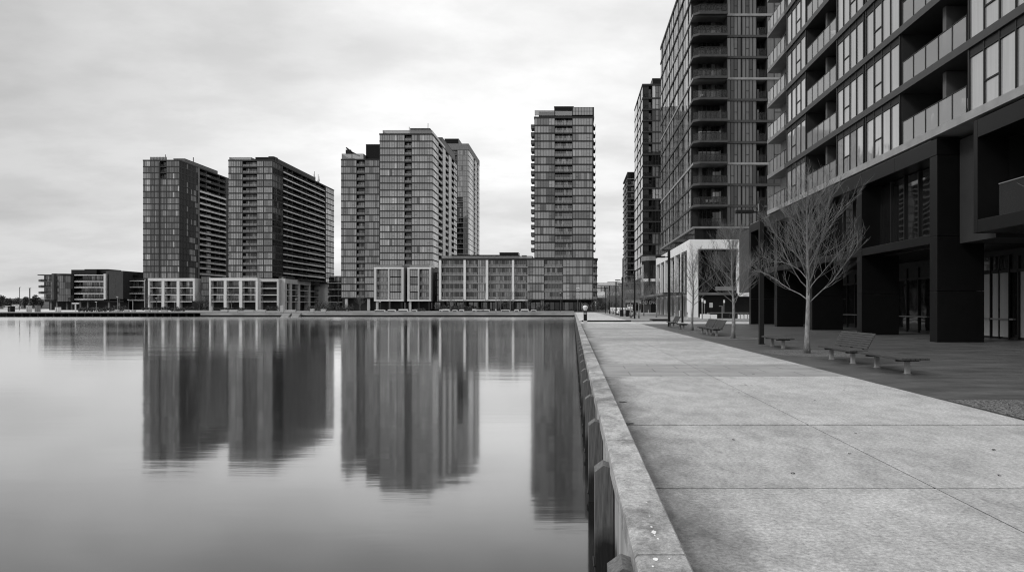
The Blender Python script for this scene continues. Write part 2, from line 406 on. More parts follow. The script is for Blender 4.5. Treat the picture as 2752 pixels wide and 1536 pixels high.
def facade(B, kind, c, bays, floors, tones, rec=1.6, frame='frame', btones=None, conv=None, ends=.12, zbase=None, ztop=None, wargs={}, bargs={}):
    """bays: (edge0, edge1, 'W'|'B'|'S', n); floors: ascending storey levels, the last one is the top"""
    f, flip = mapper(kind, c)
    cv = conv or (lambda p: p)
    bl = []
    for b in bays:
        a, e = cv(b[0]), cv(b[1]); bl.append((min(a, e), max(a, e)) + tuple(b[2:]))
    lo, hi = min(b[0] for b in bl), max(b[1] for b in bl)
    zb = floors[0] if zbase is None else zbase; zt = floors[-1] if ztop is None else ztop
    for q, b in enumerate(bl):
        u0, u1, ty, n = b[:4]
        opt = b[4] if len(b) > 4 else {}
        if ty in 'WS':
            a0 = u0 + (ends if u0 == lo else 0); a1 = u1 - (ends if u1 == hi else 0)
            d1 = -.1 if ty == 'W' else opt.get('d', 0)
            zb_, zt_ = zb, zt
            if opt.get('only'):
                ii = [i for i in range(len(floors) - 1) if opt['only'](i)]; zb_, zt_ = floors[ii[0]], floors[ii[-1] + 1]
            mbox = MB(f, flip); mbox.box(a0, a1, -rec, d1, zb_, zt_, opt.get('m', B.bodymat))
            off = len(B.body.v); B.body.v += mbox.v; s = B.body.slot(mbox.ms[0])
            B.body.fc += [tuple(i + off for i in t) for t in mbox.fc]; B.body.mi += [s] * len(mbox.fc)
        if ty == 'S': continue
        for i in range(len(floors) - 1):
            z, fh = floors[i], round(floors[i + 1] - floors[i], 3)
            if opt.get('only') and not opt['only'](i): continue
            if ty == 'W':
                tn = opt.get('tones', tones)
                B.place('window', (kind, c, u0, fh, 'W', tn is tones), win_maker(f, flip, u0 + .05, u1 - .05, fh, n, tn, frame, **{**wargs, **opt.get('w', {})}), z)
            elif ty == 'B':
                B.place('balcony', (kind, c, u0, fh, 'B'), balc_maker(f, flip, u0 + .02, u1 - .02, fh, n, btones or tones, rec, **{**bargs, **opt.get('b', {})}), z, 'railing')
def slabs(B, x0, x1, y0, y1, zs, m, th=.3, over=.06, name='floor_slab', alt=None):
    me = {}
    for k, z in enumerate(zs):
        mm = alt(k) if alt else m
        if mm not in me:
            mb = MB(); mb.box(x0 - over, x1 + over, y0 - over, y1 + over, -th / 2, th / 2, mm); me[mm] = mb.mesh(name)
        link(name, me[mm], B.root, (0, 0, z))
def core(B, x0, x1, y0, y1, z0, z1, m=None):
    B.body.box(x0, x1, y0, y1, z0, z1, m or B.bodymat)
def roofrail(B, x0, x1, y0, y1, z, h=1.1, name='roof_railing', m='rail_far'):
    mb = MB()
    for (a, b, c, d) in ((x0, x1, y0, y0 + .03), (x0, x1, y1 - .03, y1), (x0, x0 + .03, y0, y1), (x1 - .03, x1, y0, y1)):
        mb.box(a, b, c, d, z, z + h - .05, m); mb.box(a - .012, b + .012, c - .012, d + .012, z + h - .05, z + h, 'frame')
    mb.build(name, B.root)
def roofblock(B, x0, x1, y0, y1, z0, z1, m='dark_metal', name='plant_room'):
    mb = MB(); mb.box(x0, x1, y0, y1, z0, z1, m)
    mb.box(x0 - .08, x1 + .08, y0 - .08, y1 + .08, z1, z1 + .18, 'frame')
    n = max(2, int((x1 - x0) / 1.6))
    for k in range(1, n): mb.box(x0 + (x1 - x0) * k / n - .03, x0 + (x1 - x0) * k / n + .03, y0 - .03, y0, z0, z1, 'frame')
    return mb.build(name, B.root)
def frange(a, b, n): return [a + (b - a) * k / n for k in range(n + 1)]

# ================================================================== FAR SIDE OF THE BASIN
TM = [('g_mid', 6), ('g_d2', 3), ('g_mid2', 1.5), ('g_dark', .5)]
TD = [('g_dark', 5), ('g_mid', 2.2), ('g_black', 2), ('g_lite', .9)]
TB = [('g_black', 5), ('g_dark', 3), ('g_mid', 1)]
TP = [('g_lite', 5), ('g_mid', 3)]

# ---- slim tower with its long white-framed podium (right of the basin)
Y = 257.0
cv = lambda p: PX(p, Y)
zs = [4.4 + 3.1 * k for k in range(6)]            # podium storeys
B = Bld('apartment_block', 'long five storey block with thin white posts under the slim tower')
core(B, cv(1183), cv(1605), Y + 1.8, Y + 24, 4.4, 19.9)
core(B, cv(1186), cv(1600), Y + 3.2, Y + 22, 0, 4.4, 'black_metal')
bays = [(1186, 1215, 'B', 5), (1215, 1247, 'B', 6), (1252, 1283, 'B', 5), (1283, 1307, 'W', 5), (1312, 1343, 'B', 5), (1343, 1377, 'B', 6),
        (1381.5, 1415, 'B', 6), (1415, 1463, 'W', 6), (1463, 1512, 'B', 7), (1512, 1593, 'W', 9), (1593, 1605, 'B', 2)]
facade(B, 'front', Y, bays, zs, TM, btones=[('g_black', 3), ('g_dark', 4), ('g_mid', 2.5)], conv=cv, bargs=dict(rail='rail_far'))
slabs(B, cv(1182), cv(1605.8), Y, Y + 24, zs[:-1], 'slab_dark', .35, .05)
slabs(B, cv(1181.5), cv(1606), Y, Y + 24, [19.95], 'slab_dark', .7, .12, 'roof')
mb = MB()
for p in (1183.5, 1249.5, 1309.5, 1379.3): mb.box(cv(p) - .42, cv(p) + .42, Y - .8, Y + 1.2, 4.41, 19.5, 'white_panel')
mb.box(cv(1181.5), cv(1419), Y - .6, Y + .3, 3.95, 4.4, 'white_panel')
mb.build('white_frame', B.root)
me = MB(); me.box(cv(1184.5), cv(1419), Y - .3, Y - .06, -.14, .2, 'slab_pale'); me.box(cv(1463), cv(1512), Y - .3, Y - .06, -.14, .2, 'slab_pale'); me = me.mesh('balcony_edge')
for z in zs[1:-1]: link('balcony_edge', me, B.root, (0, 0, z))
mb = MB()
for p in (1190, 1220, 1250, 1285, 1310, 1345, 1380, 1405, 1455, 1460, 1510, 1560): mb.box(cv(p) - .3, cv(p) + .3, Y + .5, Y + 1.1, 0, 4.25, 'slab_mid' if p in (1455, 1460) else 'frame')
mb.build('ground_column', B.root)
mb = MB()
for a in range(1192, 1590, 13): mb.box(cv(a), cv(a + 11), Y + 3.1, Y + 3.15, .3, 3.4, R.choice(['shop', 'g_black', 'g_dark']))
mb.build('shopfront', B.root)
roofblock(B, cv(1208), cv(1390), Y + 8, Y + 16, 20.3, 22.0)
roofblock(B, cv(1240), cv(1290), Y + 5, Y + 7.5, 20.3, 21.3, 'slab_mid', 'rooftop_unit')
roofblock(B, cv(1400), cv(1412), Y + 5, Y + 7.5, 20.3, 21.6, 'slab_light', 'rooftop_unit')
roofblock(B, cv(1336), cv(1388), Y + 8.3, Y + 15, 22.2, 23.0, name='rooftop_unit')
roofrail(B, cv(1186), cv(1430), Y + .6, Y + 20, 20.3, .9)
B.done()

B = Bld('apartment_tower', 'slim dark glass tower standing on the white posted block, far right of the basin')
Y = 258.0; cv = lambda p: PX(p, Y)
x0, x1 = cv(1436), cv(1596)
zt = [20.4 + 3.0 * k for k in range(18)] + [74.4]
core(B, x0 + .2, x1 - .2, Y + 1.8, Y + 23, 20.3, 74.4)
facade(B, 'front', Y, [(1436, 1491.4, 'W', 7), (1491.4, 1515, 'B', 4), (1515, 1538, 'B', 4), (1538, 1593, 'W', 7), (1593, 1596, 'S', 0, {'m': 'frame', 'd': .05})], zt, TM,
       btones=[('g_dark', 3), ('g_mid', 3), ('g_lite', 1)], conv=cv, bargs=dict(rail='rail_far'), wargs=dict(sill=.3, head=.28))
facade(B, 'west', x0, [(Y, Y + 7, 'S', 0), (Y + 7, Y + 23, 'S', 0)], [20.3, 74.4], TM, ends=.1)
slabs(B, x0, x1, Y, Y + 23, zt[:-1], 'slab_dark', .42, .06)
slabs(B, x0, x1, Y, Y + 23, [74.5], 'slab_dark', .6, .15, 'roof')
for k in range(1, 18):                             # small side balconies on the flank over the water
    mb = MB(); mb.box(x0 - 1.5, x0 - .07, Y + 3, Y + 8, -.18, .18, 'slab_mid')
    o = mb.build('side_balcony', B.root, (0, 0, zt[k]))
    rl = MB(); rl.box(x0 - 1.5, x0 - 1.46, Y + 3, Y + 8, .18, 1.2, 'grey_panel'); rl.box(x0 - 1.46, x0 - .1, Y + 3, Y + 3.04, .18, 1.2, 'grey_panel'); rl.build('railing', o)
    mb = MB(); mb.box(x1 + .07, x1 + .7, Y + 2, Y + 7, -.16, .16, 'slab_dark'); mb.box(x1 + .6, x1 + .66, Y + 2, Y + 7, .16, 1.15, 'frame')
    mb.build('side_balcony', B.root, (0, 0, zt[k]))
roofblock(B, cv(1447), cv(1541), Y + 3, Y + 17, 75.3, 77.4)
roofblock(B, cv(1489), cv(1541.5), Y + 2.4, Y + 14, 75.3, 79.3, name='lift_tower')
mb = MB(); f, fl = mapper('front', Y); mb.box(cv(1538), cv(1596.5), Y + .1, Y + 14, 75.3, 78.5, 'frame')
for k in range(7):
    a = 1540 + k * 7.6; mb.box(cv(a), cv(a + 6.6), Y + .02, Y + .08, 75.5, 76.8, 'g_mid'); mb.box(cv(a), cv(a + 6.6), Y + .02, Y + .08, 76.95, 78.3, 'g_mid')
mb.build('penthouse', B.root)
roofrail(B, cv(1437), cv(1490), Y + .3, Y + 20, 75.3, 2.0)
mb = MB(); mb.box(cv(1492), cv(1538), Y + .2, Y + .3, 75.3, 77.0, 'rail_pale'); mb.build('roof_screen', B.root)
B.done()

# ---- two small pale framed blocks at the foot of the tallest middle tower
for (a, m_, b, lab) in ((1009.6, 1046, 1083, 'white framed five storey pavilion block left of its twin below the tallest middle tower'),
                        (1099, 1126, 1157, 'white framed five storey pavilion block right of its twin, beside the long block')):
    Y = 268.0; cv = lambda p: PX(p, Y)
    B = Bld('framed_block', lab, 'white framed blocks at the foot of the middle tower')
    z = frange(4.5, 16.6, 4)
    core(B, cv(a) + .2, cv(b) - .2, Y + 1.8, Y + 13, 4.4, 16.7)
    core(B, cv(a) + .8, cv(b) - .8, Y + 3, Y + 12, 0, 4.4, 'black_metal')
    lay = [(a + 2, m_ - 1, 'B', 4), (m_ + 1, b - 2, 'W', 5)] if a < 1050 else [(a + 2, m_ - 1, 'W', 4), (m_ + 1, b - 2, 'B', 5)]
    facade(B, 'front', Y, lay, z, TM, conv=cv, bargs=dict(rail='rail_far'))
    slabs(B, cv(a) + .3, cv(b) - .3, Y + .1, Y + 13, z[1:-1], 'slab_mid', .3, .0)
    mb = MB()
    for p, w in ((a, .45), (m_, .25), (b, .45)): mb.box(cv(p) - w, cv(p) + w, Y - .8, Y + 1.0, 4.5, 16.75, 'pale_panel')
    mb.box(cv(a) - .46, cv(b) + .46, Y - .82, Y + 1.0, 16.75, 17.4, 'white_panel'); mb.box(cv(a) - .46, cv(b) + .46, Y - .82, Y + 1.0, 3.9, 4.5, 'white_panel')
    mb.build('white_frame', B.root)
    mb = MB(); mb.box(cv(b) + .46, cv(b) + .9, Y - .6, Y + 13, 3.9, 17.3, 'grey_panel'); mb.box(cv(a) - .3, cv(b) + .3, Y + 1.0, Y + 13, 16.75, 17.2, 'slab_dark'); mb.build('side_wall', B.root)
    mb = MB()
    for p in (a + 4, m_, b - 3): mb.box(cv(p) - .4, cv(p) + .4, Y - .3, Y + .5, 0, 3.9, 'pale_panel' if p == a + 4 else 'frame')
    mb.build('ground_column', B.root)
    roofrail(B, cv(a) + .3, cv(b) - .3, Y - .4, Y + 10, 17.4, 1.0)
    B.done()

# ---- tallest middle tower, front plus the long flank running away from us
B = Bld('apartment_tower', 'tallest glass tower in the middle group with a balcony slot down its front')
Y = 285.0; cv = lambda p: PX(p, Y)
x0, x1 = cv(1020), cv(1162.4); yb = x1 * F / (1228.5 - CX)
top = PZ(360.6, Y)
zt = frange(3.8, top, 24)
core(B, x0 + .2, x1 - 1.8, Y + 1.8, yb - .2, 0, top)
facade(B, 'front', Y, [(1020, 1067, 'W', 7), (1067, 1087.7, 'W', 3), (1087.7, 1106, 'B', 4), (1106, 1162.4, 'W', 8)], zt, [('g_mid', 5), ('g_mid2', 4), ('g_dark', .4), ('g_lite', .5)], btones=TB, conv=cv,
       bargs=dict(rail='rail_far'), wargs=dict(sill=.28, head=.26))
ce = lambda p: p if p > 1300 else x1 * F / (p - CX)
facade(B, 'east', x1, [(1162.4, 1179, 'W', 5), (1179, 1190, 'B', 3), (1190, 1197, 'S', 0, {'m': 'slab_light', 'd': .08}), (1197, 1206, 'B', 3), (1206, 1213, 'S', 0, {'m': 'slab_light', 'd': .08}),
       (1213, 1220, 'B', 2), (1220, 1228.5, 'W', 4)], zt, [('g_lite', 5), ('g_mid', 3)], btones=TB, conv=ce, bargs=dict(rail='rail_far'))
slabs(B, x0, x1, Y, yb, zt[:-1], 'slab_dark', .5, .06)
slabs(B, x0, x1, Y, yb, [top], 'slab_dark', .6, .12, 'roof')
roofrail(B, cv(1027), cv(1160), Y + .8, Y + 30, top + .3, 1.6)
roofblock(B, cv(1096), cv(1150), Y + 4, Y + 12, top + .3, top + 3.4, 'grey_panel')
roofblock(B, cv(1170) - 6, x1 - .5, Y + 24, yb - 4, top + .3, top + 4.5, 'grey_panel', 'lift_tower')
mb = MB(); mb.tube([(cv(1092), Y + 5, top), (cv(1092), Y + 5, top + 4.4)], .12, 5, 'frame'); mb.tube([(cv(1143), Y + 5, top), (cv(1143.5), Y + 5, top + 6)], .12, 5, 'frame'); mb.build('antenna', B.root)
B.done()

# ---- lower tower attached on its left
B = Bld('apartment_tower', 'lower flat fronted glass tower with a rooftop crane, left of the tallest middle tower')
Y = 298.0; cv = lambda p: PX(p, Y)
x0, x1 = cv(916.8), cv(1022); top = PZ(428.9, Y)
zt = frange(5.6, top, 20)
core(B, x0 + .2, x1, Y + 1.8, Y + 26, 0, top)
facade(B, 'front', Y, [(916.8, 958.5, 'W', 7), (958.5, 980, 'B', 5), (980, 1020, 'W', 7)], zt, [('g_mid', 6), ('g_mid2', 1.5), ('g_d2', 3)], btones=TB, conv=cv, wargs=dict(sill=.28, head=.26), bargs=dict(rail='rail_far'))
facade(B, 'west', x0, [(Y, Y + 26, 'S', 0, {'m': 'wall_mid'})], [5.6, top], TM)
slabs(B, x0, x1, Y, Y + 26, zt[:-1], 'slab_dark', .5, .06)
slabs(B, x0, x1, Y, Y + 26, [top], 'slab_dark', .6, .12, 'roof')
mb = MB()
for p in (923, 930, 990, 1014): mb.box(cv(p) - .6, cv(p) + .6, Y + .2, Y + 1.4, 0, 5.4, 'pale_panel' if p != 923 else 'wall_dark')
mb.build('ground_column', B.root)
roofblock(B, cv(976), cv(1021), Y + 4, Y + 18, top + .3, top + 7.6)
roofrail(B, cv(917.5), cv(976), Y + .4, Y + 20, top + .3, 2.4)
B.done()
t = thing('rooftop_crane', 'small dark window cleaning crane on the roof of the lower middle tower', 'crane', (cv(934), Y + 6, top + .3))
mb = MB(); mb.box(-1.1, 1.1, -1, 1, 0, 1.5, 'black_metal'); mb.tube([(0, 0, 1.5), (0, 0, 4.2)], .25, 6, 'black_metal'); mb.build('mast', t)
mb = MB(); mb.tube([(-2.6, 0, 6.4), (0, 0, 4.2), (3.6, 0, 2.6)], [.35, .5, .3], 6, 'black_metal'); mb.box(-2.7, -.4, -.5, .5, 3.6, 5.4, 'black_metal'); mb.build('boom', t)

# ---- pale tower behind
B = Bld('apartment_tower', 'pale tower half hidden behind the tallest middle tower')
Y = 430.0; cv = lambda p: PX(p, Y)
x0, x1 = cv(1195), cv(1259); yb = x1 * F / (1288.5 - CX); top = PZ(386, Y)
zt = frange(2, top - 4, 30)
core(B, x0, x1 - 1.5, Y + 1.8, yb, 0, top)
facade(B, 'front', Y, [(1195, 1213, 'W', 3), (1213, 1229, 'B', 4), (1229, 1244, 'B', 3, {'only': lambda i: i < 21}), (1229, 1244, 'W', 3, {'only': lambda i: i >= 21}), (1244, 1259, 'W', 3)],
       zt, TM, btones=TB, conv=cv)
ce2 = lambda p: x1 * F / (p - CX)
facade(B, 'east', x1, [(1259, 1273, 'W', 4), (1273, 1277, 'B', 2), (1277, 1282, 'S', 0, {'m': 'slab_light'}), (1282, 1285, 'B', 2), (1285, 1288.5, 'S', 0, {'m': 'slab_light'})], zt, TP, btones=TB, conv=ce2, rec=1.5)
slabs(B, x0, x1, Y, yb, zt[:-1], 'slab_mid', .35, .05)
mb = MB(); mb.box(x0, x1 + .1, Y - .1, yb, top - 4, top, 'slab_mid')
mb.build('roof', B.root)
roofblock(B, cv(1190), cv(1228), Y + 6, Y + 20, top, top + 4.5)
B.done()

# ---- left pair of towers
B = Bld('apartment_tower', 'long tower with deep banded balconies along its flank, right of the left pair')
Y = 303.0; cv = lambda p: PX(p, Y)
x0, x1 = cv(613.8), cv(732.3); ce = lambda p, X=x1: X * F / (p - CX)
yb = ce(897.6); top = PZ(431, Y); zt = frange(PZ(748, Y), top, 18)
core(B, x0 + .2, x1 - 2.6, Y + 1.8, yb - .2, 0, top)
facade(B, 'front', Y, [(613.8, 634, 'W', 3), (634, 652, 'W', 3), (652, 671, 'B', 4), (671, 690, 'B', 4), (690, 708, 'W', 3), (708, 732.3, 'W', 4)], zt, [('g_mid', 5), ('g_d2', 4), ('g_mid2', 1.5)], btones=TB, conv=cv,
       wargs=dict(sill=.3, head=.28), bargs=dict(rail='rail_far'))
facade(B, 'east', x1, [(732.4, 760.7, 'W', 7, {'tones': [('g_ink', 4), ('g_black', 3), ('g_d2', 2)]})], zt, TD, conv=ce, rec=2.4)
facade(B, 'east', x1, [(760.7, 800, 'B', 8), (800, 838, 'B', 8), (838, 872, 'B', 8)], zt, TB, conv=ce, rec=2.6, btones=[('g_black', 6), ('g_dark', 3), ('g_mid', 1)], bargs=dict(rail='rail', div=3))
facade(B, 'east', x1, [(872, 876, 'S', 0, {'m': 'wall_dark', 'd': .1}), (876, 897.6, 'W', 5)], zt, [('g_mid', 4), ('g_lite', 2), ('g_dark', 1)], conv=ce, rec=2.4)
slabs(B, x0, x1, Y, yb, zt[:-1], 'slab_dark', .5, .06)
me = MB(); me.box(x1 + .07, x1 + .35, ce(760.7), ce(872), -.3, .22, 'slab_light'); me = me.mesh('balcony_edge')
for z in zt[:-1]: link('balcony_edge', me, B.root, (0, 0, z))
slabs(B, x0, x1, Y, yb, [top], 'slab_dark', .6, .12, 'roof')
mb = MB()                                          # curved dark roof screen
xs = [cv(675), cv(728)]
mb.prism([(xs[0], Y + 4), (xs[1], Y + 4), (x1 - .8, Y + 9), (x1 - .8, ce(852)), (xs[0], ce(852))], top + .3, PZ(417, Y), 'dark_metal')
mb.prism([(cv(712), Y + 3.4), (cv(727), Y + 3.4), (cv(729), Y + 7), (cv(712), Y + 9)], top + .3, PZ(415.6, Y), 'black_metal')
mb.build('plant_room', B.root)
roofrail(B, cv(615), cv(674), Y + .4, Y + 30, top + .3, 1.2)
mb = MB()
for k in range(6):
    yy = ce(856) + 2.0 * k; mb.tube([(x1 - 2 - (k % 3), yy, top), (x1 - 2 - (k % 3), yy, top + 3.5 + (k * 7 % 4))], .13, 5, 'slab_mid'); mb.box(x1 - 2.4 - (k % 3), x1 - 1.7 - (k % 3), yy - .3, yy + .3, top + 2, top + 3.2, 'slab_light')
mb.build('antenna', B.root)
B.done()

B = Bld('apartment_tower', 'leftmost tall tower, dark glass front with pale banded balconies on its right flank')
Y = 330.0; cv = lambda p: PX(p, Y)
x0, x1 = cv(384.5), cv(482); ce = lambda p, X=x1: X * F / (p - CX)
yb = ce(614); top = PZ(431, Y); zt = frange(PZ(748, Y), top, 19)
core(B, x0 + .2, x1 - 2.6, Y + 1.8, yb - .2, 0, top)
facade(B, 'front', Y, [(384.5, 403, 'W', 4), (403, 415, 'W', 4), (415, 429.5, 'W', 4), (429.5, 447, 'W', 4, {'only': lambda i: i < 16}), (429.5, 447, 'B', 3, {'only': lambda i: i >= 16}), (447, 482, 'W', 8)],
       zt, [('g_dark', 3), ('g_d2', 5), ('g_mid', 1.2), ('g_lite', .15)], btones=TB, conv=cv, wargs=dict(sill=.28, head=.28, lowbar=False, fr=.05, mull=.08))
mb = MB(); mb.box(cv(429.5) - .35, cv(429.5) + .25, Y - .12, Y + .2, zt[0], top - 1, 'frame'); mb.build('pier', B.root)
facade(B, 'east', x1, [(482, 532, 'W', 13, {'tones': [('g_ink', 9), ('g_black', 2)]})], zt, TD, conv=ce, rec=2.4, wargs=dict(lowbar=False))  # near-black pane colour stands in for the dark reflection of the neighbouring tower
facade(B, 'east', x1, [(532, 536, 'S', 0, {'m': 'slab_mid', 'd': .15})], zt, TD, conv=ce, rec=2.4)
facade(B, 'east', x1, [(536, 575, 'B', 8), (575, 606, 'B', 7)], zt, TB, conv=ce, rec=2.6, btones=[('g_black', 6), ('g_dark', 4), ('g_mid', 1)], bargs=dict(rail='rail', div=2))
facade(B, 'east', x1, [(606, 614, 'S', 0, {'m': 'wall_mid', 'd': .05})], zt, TD, conv=ce, rec=2.4)
slabs(B, x0, x1, Y, yb, zt[:-1], 'slab_dark', .5, .06)
me = MB(); me.box(x1 + .07, x1 + .4, ce(536), ce(606), -.35, .5, 'slab_light'); me = me.mesh('balcony_edge')
for z in zt[:16]: link('balcony_edge', me, B.root, (0, 0, z))
slabs(B, x0, x1, Y, yb, [top], 'slab_dark', .6, .1, 'roof')
roofblock(B, cv(450), cv(481), Y + 5, ce(586), top + .3, PZ(421, Y), 'grey_panel')
mb = MB(); mb.box(cv(403), cv(447), Y + .3, Y + .4, top + .3, top + 1.7, 'rail_pale')
for k in range(12): mb.box(cv(403 + 4 * k) - .08, cv(403 + 4 * k) + .08, Y + .25, Y + .3, top + .3, top + 1.8, 'frame')
mb.build('roof_railing', B.root)
mb = MB(); mb.tube([(cv(428), Y + 5, top), (cv(428), Y + 5, top + 4)], .15, 5, 'frame'); mb.tube([(x1 - 2, ce(530), top), (x1 - 2, ce(530), top + 5)], .2, 5, 'frame'); mb.build('antenna', B.root)
B.done()

# ---- white framed podium blocks under the left pair
def framed(lab, Y, pxs, ptop, depth, frame='white_panel', side=None, overhang=None, rail='rail'):
    cv = lambda p: PX(p, Y)
    zt = PZ(ptop, Y); a, b = pxs[0], pxs[-1]
    B = Bld('framed_block', lab, 'white framed podium blocks along the far quay')
    fl = frange(4.0, zt - 1.3, 3)
    core(B, cv(a) + .5, cv(b) - .3, Y + 2.4, Y + depth, 0, zt - .4)
    bays = []
    for k in range(len(pxs) - 1): bays.append((pxs[k] + 3.3, pxs[k + 1] - 3.3, 'B', 6))
    facade(B, 'front', Y, bays, fl, TB, btones=[('g_black', 3), ('g_dark', 4), ('g_mid', 2), ('g_lite', 1)], conv=cv, rec=2.3, bargs=dict(rail=rail))
    mb = MB()
    for p in pxs: mb.box(cv(p) - .62 + (.55 if p == a else 0), cv(p) + .62 - (.55 if p == b else 0), Y - .5, Y + 2.0, 0, zt - 1.25, frame)
    mb.box(cv(a) - .1, cv(b) + .1, Y - .55, Y + 2.0, zt - 1.25, zt, frame)
    if side: mb.box(cv(b) - .4, cv(b) + .35, Y - .45, Y + side, 4.0 if overhang else 0, zt - .05, frame)
    mb.build('white_frame', B.root)
    me = MB()
    me.box(cv(a) + .6, cv(b) - .6, Y - .3, Y + 2.3, -.18, .18, 'slab_light'); me = me.mesh('floor_slab')
    for z in fl[:-1]: link('floor_slab', me, B.root, (0, 0, z))
    mb = MB(); mb.box(cv(a) + .2, cv(b) - .2, Y + 2, Y + depth, zt - .4, zt - .1, 'slab_mid'); mb.build('roof', B.root)
    if overhang:
        mb = MB(); mb.box(cv(overhang[0]), cv(overhang[1]), Y - .9, Y + 5, 0, 4.3, 'black_metal'); mb.build('entry_box', B.root)
    B.done(); return B
framed('white framed podium block with three bays and a blank side wall, below the leftmost tower', 305, [400, 439.5, 480, 523.6], 747.3, 22, side=6, overhang=(519, 536))
framed('white framed podium block with three bays, in front of the banded balcony tower', 300, [564, 606.5, 648, 692], 746.6, 20, side=3)
framed('narrow one bay podium block with a white right hand wall', 301, [698, 749], 749, 16, side=10, frame='pale_panel')

# flank of that podium, running away along the right side
Y = 303.0; X1 = PX(764, Y); ce = lambda p: X1 * F / (p - CX)
B = Bld('framed_block', 'podium flank with pale grey frames, set back under the banded balcony tower')
zt = PZ(748.7, Y); fl = frange(4.0, zt - 2.2, 3)
core(B, X1 - 16, X1 - 2.4, Y, ce(895), 0, zt - .5)
facade(B, 'east', X1, [(772, 778, 'B', 2), (783, 800, 'B', 5), (805, 827, 'B', 5), (834, 856, 'B', 6), (879, 891, 'B', 4)], fl, TB, btones=[('g_black', 5), ('g_dark', 4), ('g_mid', 1)], conv=ce, rec=2.3)
mb = MB()
for p, w in ((766, 1.1), (780.5, .9), (802.5, .9), (830.5, .8), (857, .6), (877, .9), (893, .8)): mb.box(X1 - 2.2, X1 + .4, ce(p) - w, ce(p) + w, 0, zt - 2.1, 'pale_panel')
mb.box(X1 - 2.2, X1 + .45, ce(764), ce(833), zt - 2.1, zt, 'pale_panel'); mb.box(X1 - 2.2, X1 + .45, ce(859), ce(894.5), zt - 2.1, zt - .6, 'pale_panel')
mb.box(X1 - 2.2, X1 + .3, ce(859), ce(876), 0, zt - 2.1, 'pale_panel'); mb.box(X1 - 2.2, X1 + .2, ce(833), ce(859), zt - 2.1, zt - .3, 'g_dark')
mb.build('pale_frame', B.root)
me = MB(); me.box(X1 - 2.3, X1 + .1, ce(770), ce(892), -.16, .16, 'slab_light'); me = me.mesh('floor_slab')
for z in fl[:-1]: link('floor_slab', me, B.root, (0, 0, z))
mb = MB(); mb.box(X1 - 17, X1 + 2, Y + 14, ce(897), zt - .2, zt + .3, 'slab_dark'); mb.build('roof', B.root)
B.done()

# low linking range, right of that flank
Y = 340.0; cv = lambda p: PX(p, Y)
B = Bld('apartment_block', 'low balcony range peeping out between the two tower groups')
fl = frange(4, 17, 4); core(B, cv(880), cv(925), Y + 2.4, Y + 14, 0, 17.4)
facade(B, 'front', Y, [(881, 897, 'B', 4), (898, 914, 'B', 5)], fl, TB, conv=cv, rec=2.3, btones=TB)
slabs(B, cv(880), cv(924), Y, Y + 13, fl, 'slab_light', .35, .05)
B.done()
# dark recessed links
for a, b, Yl, lab in ((540, 566, 306, 'dark glazed link between two white framed podium blocks'), (748, 768, 306, 'narrow dark glazed link beside the one bay podium block'), (1082, 1100, 272, 'dark glazed link between the two pavilion blocks'),
                 (1158, 1184, 272, 'dark glazed link between pavilion block and long block')):
    cv = lambda p: PX(p, Yl)
    B = Bld('glazed_link', lab, 'dark links between the podium blocks')
    zt = 15.5; fl = frange(.6, zt, 5)
    core(B, cv(a), cv(b), Yl + 1.5, Yl + 10, 0, zt)
    facade(B, 'front', Yl, [(a, b, 'W', 5)], fl, [('g_black', 5), ('g_dark', 3), ('g_mid', 1.4)], conv=cv)
    slabs(B, cv(a), cv(b), Yl, Yl + 9, fl, 'slab_dark', .3, .05); B.done()

# ---- low apartment group on the far left
Y = 330.0; cv = lambda p: PX(p, Y)
B = Bld('apartment_block', 'dark low apartment block with curved glass bay and white balcony bands')
z5 = [PZ(p, Y) for p in (804, 788.5, 772, 756, 739)]
core(B, cv(110), cv(284), Y + 2.4, Y + 24, 4.5, z5[-1] + .2)
core(B, cv(115), cv(330), Y + 4, Y + 22, 0, 5.2, 'black_metal')
facade(B, 'front', Y, [(109, 122, 'B', 3), (122, 139.7, 'B', 4)], z5, TB, conv=cv, rec=2.3, btones=[('g_black', 3), ('g_dark', 3), ('g_lite', 2)])
mb = MB()
for z in z5[1:4]: mb.box(cv(102), cv(109), Y + .3, Y + 6, z, z + 1.0, 'grey_panel')
mb.box(cv(102), cv(138), Y - .3, Y + 8, z5[-1] - .1, z5[-1] + .3, 'frame'); mb.build('side_balcony', B.root)
slabs(B, cv(104), cv(139), Y, Y + 10, z5[:-1], 'slab_mid', .3, .0)
mb = MB(); mb.prism([(cv(139.7), Y - .3), (cv(148), Y - .9), (cv(153), Y - .2), (cv(153), Y + 4), (cv(139.7), Y + 4)], 5, z5[-1] + .8, 'wall_grey'); mb.build('pier', B.root)
mb = MB()                                          # bowed glass bay
N = 10
pts = [(cv(155 + 46 * k / N), Y - 3.2 * math.sin(math.pi * (k + 1) / (N + 2))) for k in range(N + 1)]
for k in range(N):
    (xa, ya), (xb, yb_) = pts[k], pts[k + 1]
    for j in range(4):
        hz = (z5[-1] + .6 - z5[0]) / 4; za, zb = z5[0] - 1 + j * hz, z5[0] - 1 + (j + 1) * hz - .1
        mb.face([(xa + .05, ya, za), (xb - .05, yb_, za), (xb - .05, yb_, zb), (xa + .05, ya, zb)], R.choice(['g_dark', 'g_dark', 'g_black', 'g_dark', 'g_d2']))
mb.prism(pts + [(cv(201), Y + 3), (cv(155), Y + 3)], z5[-1] - .4, z5[-1] + .6, 'frame'); mb.prism([(x, y + .12) for x, y in pts] + [(cv(201), Y + 3), (cv(155), Y + 3)], z5[0] - 1, z5[-1] - .4, 'black_metal')
mb.build('glass_bay', B.root)
facade(B, 'front', Y, [(203, 225, 'B', 4), (225, 252, 'B', 6), (252, 280, 'B', 6)], z5, TB, conv=cv, rec=2.3, btones=TB)
